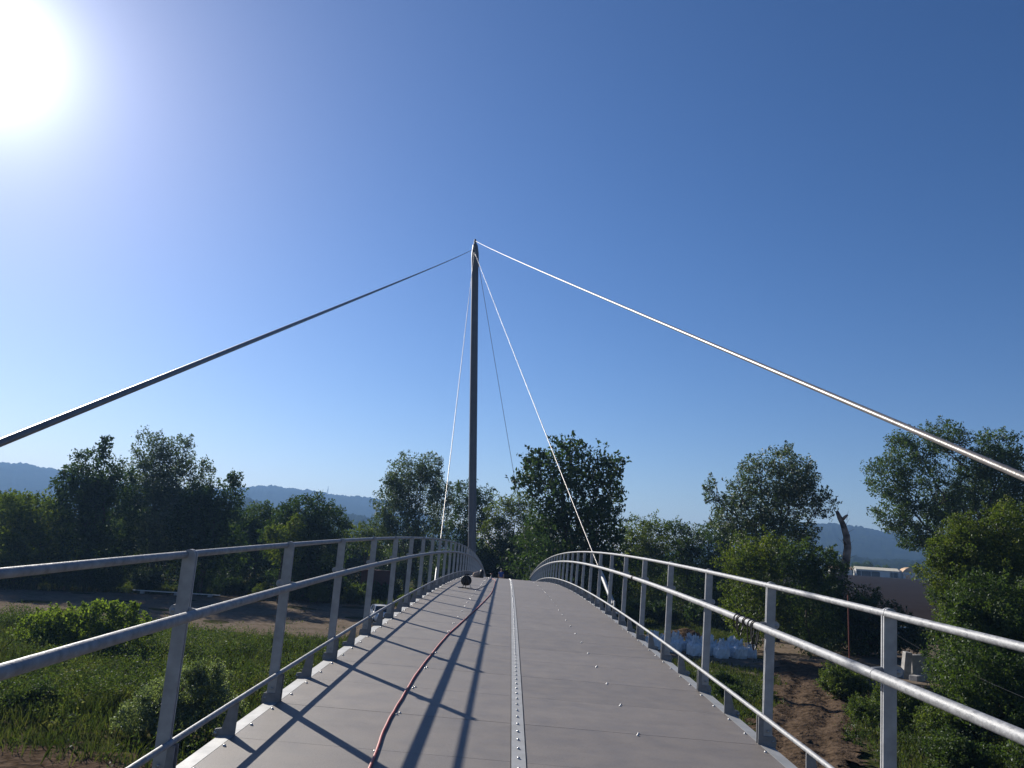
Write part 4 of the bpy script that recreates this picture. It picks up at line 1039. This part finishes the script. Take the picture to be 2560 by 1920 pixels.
# ------------------------------------------------------------------ vehicles
def car(name, label, loc, rotz, paint, kind):
    root = empty(name, loc, rotz); tag(root, label, 'car')
    # stations along x (front at +x): x, half width, sill, belt height, shoulder half width
    st_ = [(2.05, 0.52, 0.38, 0.62), (1.95, 0.70, 0.26, 0.74), (1.60, 0.82, 0.20, 0.86), (1.05, 0.86, 0.20, 0.97), (0.2, 0.87, 0.20, 1.00), (-0.8, 0.87, 0.20, 1.01), (-1.6, 0.85, 0.22, 1.02), (-1.95, 0.78, 0.28, 0.98), (-2.05, 0.68, 0.38, 0.85)]
    b = MB(); vs, n = [], 8
    for x, w, z0, z1 in st_:
        zz = z1 - z0
        vs += [(x, -w * 0.86, z0), (x, -w, z0 + zz * 0.3), (x, -w * 0.99, z0 + zz * 0.72), (x, -w * 0.86, z1), (x, w * 0.86, z1), (x, w * 0.99, z0 + zz * 0.72), (x, w, z0 + zz * 0.3), (x, w * 0.86, z0)]
    fs = []
    for i in range(len(st_) - 1):
        for k in range(n): fs.append((i * n + k, i * n + (k + 1) % n, (i + 1) * n + (k + 1) % n, (i + 1) * n + k))
    fs += [tuple(range(n)), tuple(reversed(range((len(st_) - 1) * n, len(st_) * n)))]
    b.add(vs, fs, 0, True)
    b.build('body', paint, root)
    # cabin: roof and pillars, glass set into it
    rf = [(0.55, 0.60, 1.44), (0.1, 0.63, 1.50), (-0.9, 0.63, 1.49), (-1.55, 0.58, 1.40)]
    b = MB(); vs = []
    for x, w, z in rf: vs += [(x, -w, z - 0.05), (x, -w * 0.7, z), (x, w * 0.7, z), (x, w, z - 0.05)]
    fs = []
    for i in range(3):
        for k in range(3): fs.append((i * 4 + k, i * 4 + k + 1, (i + 1) * 4 + k + 1, (i + 1) * 4 + k))
    b.add(vs, fs, 0, True)
    for s in (-1, 1):
        for (xa, za, xb, zb, wa, wb) in ((1.12, 0.97, 0.55, 1.42, 0.74, 0.61), (0.0, 1.0, 0.05, 1.46, 0.76, 0.63), (-1.05, 1.0, -0.95, 1.45, 0.76, 0.63), (-1.9, 1.0, -1.55, 1.37, 0.70, 0.58)):
            b.tube([(xa, s * wa, za), (xb, s * wb, zb)], 0.045, 6)
    b.build('roof', paint, root)
    def pane(nm, q):
        m = MB(); m.add(q, [(0, 1, 2, 3)]); return m.build(nm, M['glass'], root)
    pane('windscreen', [(1.1, -0.72, 0.97), (1.1, 0.72, 0.97), (0.56, 0.6, 1.42), (0.56, -0.6, 1.42)])
    pane('rear_window', [(-1.88, 0.68, 1.0), (-1.88, -0.68, 1.0), (-1.54, -0.57, 1.38), (-1.54, 0.57, 1.38)])
    for s in (-1, 1):
        pane('side_window', [(1.05, s * 0.745, 0.985), (0.0, s * 0.755, 1.0), (0.05, s * 0.63, 1.44), (0.5, s * 0.61, 1.41)])
        pane('side_window', [(-0.03, s * 0.755, 1.0), (-1.8, s * 0.715, 1.0), (-1.5, s * 0.585, 1.38), (-0.02, s * 0.63, 1.44)])
        M_ = Matrix.Translation((1.86, s * 0.57, 0.68)) @ Matrix.Rotation(R(70), 4, 'Y') @ Matrix.Rotation(R(s * 20), 4, 'X')
        m = MB(); m.lathe([(0.15, -0.04), (0.15, 0.03), (0.09, 0.06)], 14, M_); m.build('headlight', M['chrome'], root)
        m = MB(); m.box((0.88, s * 0.93, 1.03), (0.12, 0.16, 0.12)); m.build('wing_mirror', paint, root)
        for x in (1.28, -1.28):
            M_ = Matrix.Translation((x, s * 0.76, 0.31)) @ Matrix.Rotation(R(90), 4, 'X')
            m = MB(); m.lathe([(0.2, -0.1), (0.29, -0.1), (0.31, -0.06), (0.31, 0.06), (0.29, 0.1), (0.2, 0.1)], 20, M_)
            w = m.build('wheel', M['tyre'], root)
            m = MB(); m.lathe([(0.19, -0.108), (0.17, -0.09), (0.05, -0.104), (0.05, 0.104), (0.17, 0.09), (0.19, 0.108)], 16, M_); m.build('rim', M['chrome'], w)
    m = MB(); m.box((2.06, 0, 0.47), (0.06, 1.0, 0.14)); m.build('grille', M['black'], root)
    m = MB(); m.box((2.10, 0, 0.40), (0.02, 0.46, 0.10)); m.build('number_plate', M['white'], root)
    return root
cx_, cy_ = -11.7, 73.4
car('parked_car', 'white hatchback parked on the dirt yard behind the left railing', (cx_, cy_, gzf(cx_, cy_) + 0.02), R(-72), M['whitecar'], 0)
cx_, cy_ = 45.7, 92.5
car('parked_car', 'dark car in tree shade behind the nearest right railing post', (cx_, cy_, gzf(cx_, cy_) + 0.02), R(-130), M['darkcar'], 0)

# ------------------------------------------------------------------ red container, plank
ct = empty('shipping_container', (-16.6, 100.0, gzf(-16.6, 100.0)), R(6)); tag(ct, 'dark red container half hidden in shade under the airy tree', 'container')
b = MB(); b.box((0, 0, 1.95), (4.2, 2.4, 3.5))
for k in range(17): b.box((-2.0 + k * 0.25, -1.215, 1.95), (0.14, 0.05, 3.2))
b.build('shell', M['rustshed'], ct)
b = MB(); b.box((0, 0, 3.73), (4.3, 2.5, 0.1)); b.build('top_frame', M['rustshed'], ct)
b = MB()
for x in (-1.9, 1.9): b.box((x, 0, 0.1), (0.3, 2.4, 0.2))
b.build('foot', M['concrete'], ct)
pl = empty('plank', (-36.2, 86.8, gzf(-36.2, 86.8)), R(4)); tag(pl, 'long pale plank resting on low blocks under the left clump', 'plank')
b = MB(); b.box((0, 0, 0.32), (9.4, 0.22, 0.10)); b.build('board', M['white'], pl)
b = MB()
for x in (-3.6, 0, 3.6): b.box((x, 0, 0.13), (0.4, 0.4, 0.26))
b.build('support_block', M['concrete'], pl)

# ------------------------------------------------------------------ bulk bags
def bag_kind(seed, lean):
    r_ = np.random.default_rng(seed)
    n = 14; m = MB(); rings = []
    prof = [(0.0, 0.86), (0.06, 0.99), (0.3, 1.06), (0.62, 1.06), (0.9, 1.0), (1.02, 0.84), (1.10, 0.55), (1.2, 0.3), (1.36, 0.24), (1.5, 0.34)]
    N_ = 28; vs = []
    for j, (z, s_) in enumerate(prof):
        for k in range(N_):
            a = 2 * math.pi * k / N_
            p = 4.5 if z < 1.0 else 2.2
            c, s2 = math.cos(a), math.sin(a)
            rr = 0.5 / ((abs(c) ** p + abs(s2) ** p) ** (1 / p))
            wr = 1 + 0.05 * math.sin(3 * a + seed) * (z > 0.05) + 0.045 * r_.normal() + (0.26 * r_.normal() if z > 1.05 else 0)
            vs.append((rr * s_ * wr * c + lean[0] * z * z * 0.3, rr * s_ * wr * s2 + lean[1] * z * z * 0.3, z * 0.92 + (0.03 * r_.normal() if z > 0 else 0) + (0.16 * r_.normal() if z > 1.15 else 0)))
    fs = []
    for j in range(len(prof) - 1):
        for k in range(N_): fs.append((j * N_ + k, j * N_ + (k + 1) % N_, (j + 1) * N_ + (k + 1) % N_, (j + 1) * N_ + k))
    fs.append(tuple(reversed(range(N_)))); fs.append(tuple(range((len(prof) - 1) * N_, len(prof) * N_)))
    m.add(vs, fs)
    root = empty('bulk_bag', (0, 0, 0))
    m.build('sack', M['bagcloth'], root)
    for sx in (-1, 1):
        for sy in (-1, 1):
            l = MB(); h = 0.32 + 0.12 * r_.normal()
            l.tube([(sx * 0.42, sy * 0.36, 0.88), (sx * 0.43 + lean[0] * 0.3, sy * 0.3, 0.98 + h), (sx * 0.36 + lean[0] * 0.35, sy * 0.24, 1.03 + h), (sx * 0.36, sy * 0.42, 0.88)], 0.028, 5)
            l.build('lifting_loop', M['bagcloth'], root)
    return root
bk = [bag_kind(3, (0.1, 0.0)), bag_kind(8, (-0.2, 0.1)), bag_kind(15, (0.5, -0.1))]
used = [False] * 3
bag_spots = [  # x, y, kind, scale, label
 (16.5, 62.2, 0, 1.04, 'square full bulk bag at the front of the white heap, middle of its front row'),
 (14.7, 63.0, 1, 1.12, 'widest slumped bulk bag at the front, left of the square full one'),
 (18.0, 62.9, 2, 1.08, 'sagging bulk bag at the right end of the white heap, leaning over'),
 (19.3, 63.9, 1, 0.85, 'small collapsed bulk bag lying at the right tip of the white heap'),
 (13.3, 64.4, 0, 1.0, 'bulk bag with a sunlit top behind the fourth right railing post'),
 (12.2, 65.6, 1, 1.0, 'bulk bag at the left end of the white heap beside the deck edge'),
]
for x, y in ((16.0, 63.7), (17.3, 64.0), (15.0, 64.6), (14.1, 65.6), (13.1, 66.5), (18.3, 64.8), (16.3, 65.2), (15.3, 66.3), (17.4, 65.9), (12.0, 67.0), (14.2, 67.3), (16.4, 67.0), (18.6, 66.2)):
    bag_spots.append((x, y, int(rng.integers(3)), rng.uniform(0.94, 1.08), 'bulk bag in the packed back rows of the white heap'))
for x, y, k, s_, lb in bag_spots:
    o = bk[k] if not used[k] else copy_tree(bk[k]); used[k] = True
    o.location = (x, y, gzf(x, y) + 0.02); o.rotation_euler = (0, 0, rng.uniform(-0.5, 0.5) + R(90) * int(rng.integers(4))); o.scale = (s_ * 0.98, s_ * 0.98, s_ * rng.uniform(0.80, 0.95))
    tag(o, lb, 'bulk bag', 'white bulk bags heaped on the dirt beside the bridge')
# soil heap behind the bags
def mound(x0, y0, rx, ry, h, label):
    n = 26; X, Y = np.meshgrid(np.linspace(-1, 1, n), np.linspace(-1, 1, n))
    r2 = np.hypot(X, Y); Z = h * np.clip(1 - r2, 0, 1) ** 0.8 + 0.12 * h * fnoise(X * rx, Y * ry, 2.6, 4) * (r2 < 1) + 0.03 * rng.normal(size=X.shape) - 0.06
    V = np.stack([X * rx, Y * ry, Z], -1).reshape(-1, 3)
    i = np.arange(n - 1)[:, None] * n + np.arange(n - 1)[None, :]
    F = np.stack([i, i + 1, i + n + 1, i + n], -1).reshape(-1, 4)
    o = link('soil_heap', raw_mesh('soil_heap', V, F, True), M['track'], None, (x0, y0, gzf(x0, y0))); tag(o, label, 'soil heap')
mound(17.2, 78.0, 2.6, 2.2, 0.95, 'brown soil heap in the grass behind the white bulk bags')

# ------------------------------------------------------------------ red pole, wire, concrete pieces
g0 = gzf(20.6, 48.7)
rp = empty('marker_pole', (20.6, 48.7, g0)); tag(rp, 'thin rust-red pole standing in the bushes right of the bridge', 'pole')
b = MB(); b.tube([(0, 0, 0.0), (-0.02, 0, 2.6), (0.0, 0, 5.55)], 0.045, 8); b.build('shaft', M['redpole'], rp)
b = MB(); b.tube([(0.0, 0, 1.9), (0.5, -0.1, 0.05)], 0.025, 6); b.build('brace', M['black'], rp)
b = MB(); b.box((-0.35, -0.15, 0.55), (0.5, 0.1, 0.12)); b.tube([(-0.35, -0.15, 0), (-0.35, -0.15, 0.5)], 0.03, 6); b.build('tag_plate', M['white'], rp)
b = MB(); n = 24; A_, B_ = Vector((32.0, 72.0, 3.6)), Vector((16.6, 25.5, 3.05))
b.tube([A_.lerp(B_, i / n) + Vector((0, 0, -1.2 * 4 * (i / n) * (1 - i / n) * 0.35)) for i in range(n + 1)], 0.006, 5)
o = b.build('wire', M['black']); tag(o, 'thin slack wire hanging across the bushes at the lower right', 'wire')
blocks = [ # x, y, z, size, rot xyz, label
 ((25.2, 58.6), (1.0, 0.5, 0.7), (0, 0, 20), 'small grey concrete block left of the nearest right post'),
 ((26.1, 58.0), (1.3, 0.6, 0.55), (0, 0, -15), 'low concrete block lying just left of the nearest right post'),
 ((27.35, 57.9), (1.2, 0.9, 1.0), (0, 18, 10), 'tilted concrete block right of the nearest right post'),
 ((28.05, 57.2), (0.5, 0.5, 1.9), (4, 6, 0), 'upright narrow concrete slab with a sunlit edge'),
 ((29.3, 57.6), (1.3, 0.45, 1.7), (0, -3, 8), 'upright wide concrete slab at the right end of the pile'),
 ((28.4, 56.2), (1.1, 0.6, 0.45), (0, 0, 35), 'flat concrete block in front of the upright slabs'),
]
for (xy, dims, rot, lb) in blocks:
    b = MB(); b.box((0, 0, dims[2] / 2), dims, taper=0.96)
    o = b.build('concrete_block', M['concrete']); o.location = (xy[0], xy[1], gzf(*xy) - 0.05); o.rotation_euler = [R(a) for a in rot]
    bv = o.modifiers.new('edge', 'BEVEL'); bv.width = 0.03; bv.segments = 2
    tag(o, lb, 'concrete block', 'concrete blocks dumped beside the dirt track')

# ------------------------------------------------------------------ far buildings
def at420(x, y=420): return (x, y, gzf(x, y))
bn = empty('barn', at420(193.8), R(-16)); bn.scale = (0.6, 0.75, 0.8); tag(bn, 'long white farm shed with dark open bays across the brown field', 'barn')
b = MB()
b.box((6.0, -7.0, 2.3), (8, 0.4, 4.6)); b.box((0, 7, 2.3), (34, 0.4, 4.6)); b.box((16.9, 0, 2.3), (0.4, 13.6, 4.6)); b.box((-16.9, 0, 2.3), (0.4, 13.6, 4.6)); b.box((0, -7.0, 4.3), (34.2, 0.5, 0.9))
for s in (-1, 1): b.prism([(-7.2, 4.6), (7.2, 4.6), (0, 6.3)], 0, 0.4, ((0, 1, 0), (0, 0, 1), (1, 0, 0)), 0, (16.72 * s, 0, 0))
b.build('wall', M['white'], bn)
b = MB()
for s in (-1, 1):
    b.prism([(-17.6, 0), (17.6, 0), (17.6, 0.22), (-17.6, 0.22)], 0, 7.9, ((1, 0, 0), (0, s * 0.23, 0.973), (0, s * 0.973, -0.23)), 0, (0, 0, 6.35))
b.build('roof', M['cream'], bn)
b = MB()
for x in (-13, -5, 12.5): b.tube([(x, -7.0, 0), (x, -7.0, 4.3)], 0.2, 8)
b.build('bay_column', M['white'], bn)
b = MB(); b.box((-4, 0.5, 1.8), (20, 11, 3.4)); b.build('stored_straw', M['bark'], bn)
hs = empty('farm_house', at420(210.5), R(-8)); hs.scale = (0.85, 0.85, 0.85); tag(hs, 'small pale house with an ochre gable and arched bays, far across the field', 'house')
b = MB(); b.box((0, 0, 2.2), (7.4, 8, 4.4)); b.build('wall', M['white'], hs)
b = MB(); b.prism([(-4.2, 4.4), (4.2, 4.4), (2.0, 6.6), (0, 7.4), (-2.0, 6.6)], -4.3, 4.3, ((1, 0, 0), (0, 0, 1), (0, 1, 0))); b.build('roof', M['tanroof'], hs)
for x, w in ((-0.9, 2.9), (2.5, 1.3)):
    b = MB(); poly = [(-w / 2, 0.02), (w / 2, 0.02)] + [(w / 2 * math.cos(math.pi * k / 8), 2.0 + w * 0.35 * math.sin(math.pi * k / 8)) for k in range(9)]
    b.prism(poly, -4.05, -3.9, ((1, 0, 0), (0, 0, 1), (0, 1, 0)), 0, (x, 0, 0)); b.build('door', M['glass'], hs)
b = MB(); b.box((-3.0, -4.03, 2.6), (0.8, 0.1, 1.2)); b.build('window', M['glass'], hs)
b = MB(); b.box((-6.2, 1, 2.7), (4.4, 6, 5.4)); b.build('annex', M['white'], hs)
b = MB(); b.box((-6.2, -2.03, 4.3), (2.4, 0.1, 0.8)); b.build('window', M['glass'], hs)
an = empty('farm_shed', at420(177, 425), R(-10)); tag(an, 'low pale shed left of the long white barn, partly behind the dead trunk', 'shed')
b = MB(); b.box((0, 0, 1.6), (11, 6, 3.2)); b.build('wall', M['white'], an)
b = MB(); b.prism([(-3.4, 0), (3.4, 0), (0, 1.5)], -5.8, 5.8, ((0, 1, 0), (0, 0, 1), (1, 0, 0)), 0, (0, 0, 3.2)); b.build('roof', M['tanroof'], an)
b = MB(); b.box((-2.5, -3.03, 1.3), (2.6, 0.1, 2.2)); b.build('door', M['glass'], an)
fd = [(x, 432 + 8 * rng.normal()) for x in (168, 181, 187, 195, 201, 209, 221, 228)]
for i, (x, y) in enumerate(fd):
    o = copy_tree(back[1]); o.location = (x, y + 14, gzf(x, y)); s_ = rng.uniform(0.7, 1.2); o.scale = (s_, s_, s_); o.rotation_euler = (0, 0, rng.uniform(0, 6))
    o['label'] = 'small far tree in the hazy row behind the farm buildings'; o['group'] = 'far trees behind the farm buildings'

# antenna on the hill
a_ = math.radians(-13.55); D_ = 2560
ap = Vector((D_ * math.sin(a_), D_ * math.cos(a_), 167))
at_ = empty('antenna_tower', ap); tag(at_, 'tiny thin antenna tower on the ridge of the far blue hill', 'antenna')
b = MB(); b.tube([(0, 0, -8), (0, 0, 10), (0, 0, 19)], [1.4, 1.0, 0.5], 6); b.build('tower', M['concrete'], at_)
b = MB(); b.box((0, 0, 9), (3.2, 3.2, 1.2)); b.box((0, 0, 5), (2.6, 2.6, 1.0)); b.build('platform', M['concrete'], at_)

# ------------------------------------------------------------------ person
def skin_mesh(name, joints, edges, radii, mat, parent, rootj=0, lev=2):
    me = bpy.data.meshes.new(name); me.from_pydata([Vector(j) for j in joints], edges, []); me.update()
    o = bpy.data.objects.new(name, me); COL.objects.link(o); me.materials.append(mat)
    sk = o.modifiers.new('skin', 'SKIN'); sk.use_smooth_shade = True
    if not me.skin_vertices: me.skin_vertices.new()
    for i, r_ in enumerate(radii):
        d = me.skin_vertices[0].data[i]; d.radius = r_ if isinstance(r_, tuple) else (r_, r_); d.use_root = (i == rootj)
    ss = o.modifiers.new('smooth', 'SUBSURF'); ss.levels = lev; ss.render_levels = lev
    o.parent = parent
    return o
pp = dp(-0.56, 72.3, 0.0)
pr = empty('person', pp, R(4)); tag(pr, 'person in a blue T-shirt walking up the far slope of the bridge', 'person')
J = [(0, 0, 0.95), (0, 0, 1.12), (0, 0.01, 1.30), (0, 0.01, 1.44), (0, 0.0, 1.52), (0, -0.01, 1.60), (0, -0.015, 1.68), (0, -0.01, 1.745),      # 0-7 spine, neck, head
     (-0.17, 0.01, 1.43), (-0.22, 0.02, 1.18), (-0.25, -0.03, 0.93), (0.17, 0.01, 1.43), (0.22, 0.0, 1.18), (0.25, -0.08, 0.94),             # 8-13 arms
     (-0.09, 0, 0.90), (-0.10, -0.02, 0.50), (-0.10, 0.05, 0.09), (-0.10, -0.10, 0.05), (0.09, 0, 0.90), (0.10, -0.08, 0.51), (0.10, -0.10, 0.09), (0.10, -0.25, 0.06)]  # 14-21 legs
E_ = [(0, 1), (1, 2), (2, 3), (3, 4), (4, 5), (5, 6), (6, 7), (3, 8), (8, 9), (9, 10), (3, 11), (11, 12), (12, 13), (0, 14), (14, 15), (15, 16), (16, 17), (0, 18), (18, 19), (19, 20), (20, 21)]
RR = [(0.14, 0.10), (0.135, 0.095), (0.155, 0.105), (0.13, 0.085), 0.055, (0.072, 0.085), (0.078, 0.095), (0.06, 0.075), 0.06, 0.042, 0.03, 0.06, 0.042, 0.03, 0.085, 0.055, 0.042, 0.035, 0.085, 0.055, 0.042, 0.035]
for sx, w in ((-1, 10), (1, 13)):
    b0 = Vector(J[w]); pi = len(J); J.append(tuple(b0 + Vector((0, -0.01, -0.08)))); E_.append((w, pi)); RR.append((0.022, 0.034))
    for k, (dy, ln) in enumerate(((-0.03, 0.075), (-0.01, 0.085), (0.01, 0.08), (0.03, 0.06))):
        a0 = len(J); J.append(tuple(Vector(J[pi]) + Vector((0, dy, -0.035)))); J.append(tuple(Vector(J[pi]) + Vector((-sx * 0.012, dy * 1.1, -0.035 - ln)))); RR += [0.0095, 0.008]; E_ += [(pi, a0), (a0, a0 + 1)]
    a0 = len(J); J.append(tuple(b0 + Vector((-sx * 0.01, -0.045, -0.05)))); J.append(tuple(b0 + Vector((-sx * 0.015, -0.06, -0.10)))); RR += [0.012, 0.009]; E_ += [(w, a0), (a0, a0 + 1)]
skin_mesh('body', J, E_, RR, M['skin'], pr)
skin_mesh('shirt', [J[0], J[1], J[2], J[3], J[8], (-0.205, 0.017, 1.26), J[11], (0.205, 0.0, 1.26), (0, 0.0, 1.475)], [(0, 1), (1, 2), (2, 3), (3, 4), (4, 5), (3, 6), (6, 7), (3, 8)],
          [(0.165, 0.125), (0.16, 0.12), (0.178, 0.125), (0.15, 0.105), 0.082, 0.07, 0.082, 0.07, 0.07], M['blueshirt'], pr)
skin_mesh('trousers', [(0, 0, 0.98), J[0], J[14], J[15], (J[16][0], J[16][1], 0.13), J[18], J[19], (J[20][0], J[20][1], 0.13)], [(0, 1), (1, 2), (2, 3), (3, 4), (1, 5), (5, 6), (6, 7)],
          [(0.15, 0.11), (0.152, 0.115), 0.105, 0.078, 0.068, 0.105, 0.078, 0.068], M['trousers'], pr)
b = MB(); b.lathe([(0.0, 0.062), (0.045, 0.055), (0.078, 0.02), (0.088, -0.03), (0.082, -0.06)][::-1], 16); me_ = b.mesh('hair')
for v in me_.vertices:
    v.co.y = v.co.y * 1.15 + 0.012
    if v.co.y < -0.05 and v.co.z < 0.0: v.co.z = 0.0
link('hair', me_, M['hair'], pr, (0, -0.008, 1.735))
b = MB()
for sx in (-1, 1): b.dome((sx * 0.03, -0.098, 1.675), 0.012, 0.006, (0, -1, 0), 8)
b.build('eyes', M['black'], pr)
b = MB(); b.tube([(0, -0.095, 1.69), (0, -0.125, 1.645), (0, -0.10, 1.637)], [0.009, 0.016, 0.010], 7)
for sx in (-1, 1): b.lathe([(0.006, -0.03), (0.014, 0.0), (0.006, 0.03)], 7, Matrix.Translation((sx * 0.083, 0.005, 1.665)))
b.build('nose_and_ears', M['skin'], pr)

# ------------------------------------------------------------------ air
hz = MB(); hz.box((0, 1700, 109), (7000, 4400, 222))
hm, nt, out = new_mat('haze_air')
pv = N(nt, 'ShaderNodeVolumePrincipled'); pv.inputs['Color'].default_value = (0.20, 0.36, 0.64, 1); pv.inputs['Density'].default_value = HAZE_D; pv.inputs['Anisotropy'].default_value = 0.3
nt.links.new(pv.outputs[0], out.inputs['Volume'])
o = hz.build('haze', hm); tag(o, kind='stuff')

# ------------------------------------------------------------------ light and sky
SUN_EL, SUN_AZ = R(27.6), R(-39.2)     # azimuth from +Y, negative to the left
sdir = Vector((math.sin(SUN_AZ) * math.cos(SUN_EL), math.cos(SUN_AZ) * math.cos(SUN_EL), math.sin(SUN_EL)))
sl = bpy.data.lights.new('sun', 'SUN'); sl.energy = SUN_E; sl.angle = R(0.53); sl.color = (1.0, 0.93, 0.83)
so = bpy.data.objects.new('sun', sl); COL.objects.link(so); so.rotation_euler = (-sdir).to_track_quat('-Z', 'Y').to_euler(); so.location = (-40, 40, 60)
w = bpy.data.worlds.new('World'); scene.world = w; w.use_nodes = True
nt = w.node_tree; nt.nodes.clear(); L = nt.links
wo = nt.nodes.new('ShaderNodeOutputWorld'); bg = nt.nodes.new('ShaderNodeBackground'); bg.inputs['Strength'].default_value = SKY_S
sky = nt.nodes.new('ShaderNodeTexSky'); sky.sky_type = 'NISHITA'; sky.sun_disc = False
sky.sun_elevation = SUN_EL; sky.sun_rotation = SUN_AZ; sky.altitude = 0; sky.air_density = SKY_AIR; sky.dust_density = SKY_DUST; sky.ozone_density = SKY_OZ
hsv = nt.nodes.new('ShaderNodeHueSaturation'); hsv.inputs['Saturation'].default_value = SKY_SAT; hsv.inputs['Hue'].default_value = SKY_HUE
gmn = nt.nodes.new('ShaderNodeGamma'); gmn.inputs['Gamma'].default_value = SKY_GAM
mul0 = nt.nodes.new('ShaderNodeVectorMath'); mul0.operation = 'SCALE'; mul0.inputs['Scale'].default_value = 0.1; L.new(sky.outputs[0], mul0.inputs[0])
L.new(mul0.outputs[0], gmn.inputs[0]); mul1 = nt.nodes.new('ShaderNodeVectorMath'); mul1.operation = 'SCALE'; mul1.operation = 'MULTIPLY'; mul1.inputs[1].default_value = (11.2, 9.9, 10.4); L.new(gmn.outputs[0], mul1.inputs[0])
L.new(mul1.outputs[0], hsv.inputs['Color'])
# bright aureole of the sky round the sun's direction
tc = nt.nodes.new('ShaderNodeTexCoord'); nm = nt.nodes.new('ShaderNodeVectorMath'); nm.operation = 'NORMALIZE'; L.new(tc.outputs['Generated'], nm.inputs[0])
dt_ = nt.nodes.new('ShaderNodeVectorMath'); dt_.operation = 'DOT_PRODUCT'; L.new(nm.outputs[0], dt_.inputs[0]); dt_.inputs[1].default_value = sdir
ac = nt.nodes.new('ShaderNodeMath'); ac.operation = 'ARCCOSINE'; L.new(dt_.outputs['Value'], ac.inputs[0])
def lobe(amp, width):
    d_ = nt.nodes.new('ShaderNodeMath'); d_.operation = 'DIVIDE'; L.new(ac.outputs[0], d_.inputs[0]); d_.inputs[1].default_value = -R(width)
    e_ = nt.nodes.new('ShaderNodeMath'); e_.operation = 'EXPONENT'; L.new(d_.outputs[0], e_.inputs[0])
    m_ = nt.nodes.new('ShaderNodeMath'); m_.operation = 'MULTIPLY'; L.new(e_.outputs[0], m_.inputs[0]); m_.inputs[1].default_value = amp
    return m_
l1 = lobe(AUR1, 2.0); l2 = lobe(AUR2, 8.0)
l3 = lobe(AUR3, 25.0)
ad0 = nt.nodes.new('ShaderNodeMath'); ad0.operation = 'ADD'; L.new(l1.outputs[0], ad0.inputs[0]); L.new(l2.outputs[0], ad0.inputs[1])
ad = nt.nodes.new('ShaderNodeMath'); ad.operation = 'ADD'; L.new(ad0.outputs[0], ad.inputs[0]); L.new(l3.outputs[0], ad.inputs[1])
sc_ = nt.nodes.new('ShaderNodeVectorMath'); sc_.operation = 'SCALE'; sc_.inputs[0].default_value = (0.95, 1.0, 1.0); L.new(ad.outputs[0], sc_.inputs['Scale'])
av = nt.nodes.new('ShaderNodeVectorMath'); av.operation = 'ADD'; L.new(hsv.outputs[0], av.inputs[0]); L.new(sc_.outputs[0], av.inputs[1])
L.new(av.outputs[0], bg.inputs[0]); L.new(bg.outputs[0], wo.inputs[0])

# ------------------------------------------------------------------ camera and render
cam = bpy.data.cameras.new('camera'); co = bpy.data.objects.new('camera', cam); COL.objects.link(co)
th, rl_, yw = 0.21900, 0.06637, 0.01269
Fv = Vector((-math.sin(yw) * math.cos(th), math.cos(yw) * math.cos(th), math.sin(th)))
Rv = Vector((math.cos(yw), math.sin(yw), 0)); Uv = Rv.cross(Fv)
R2 = Rv * math.cos(rl_) + Uv * math.sin(rl_); U2 = Uv * math.cos(rl_) - Rv * math.sin(rl_)
cl = Vector((CAMX, 0, HC + Z0))
co.matrix_world = Matrix(((R2.x, U2.x, -Fv.x, cl.x), (R2.y, U2.y, -Fv.y, cl.y), (R2.z, U2.z, -Fv.z, cl.z), (0, 0, 0, 1)))
cam.sensor_width = 36.0; cam.lens = 36.0 * 1923.0 / 2560.0; cam.clip_start = 0.05; cam.clip_end = 9000
scene.camera = co
scene.view_settings.view_transform = 'Standard'; scene.view_settings.look = 'None'; scene.view_settings.exposure = EXPO; scene.view_settings.gamma = 1.0
scene.view_settings.use_curve_mapping = False
scene.cycles.max_bounces = 6; scene.cycles.transmission_bounces = 4; scene.cycles.diffuse_bounces = 3; scene.cycles.glossy_bounces = 3; scene.cycles.volume_bounces = 1
scene.cycles.use_denoising = True
scene.cycles.sample_clamp_indirect = 6.0
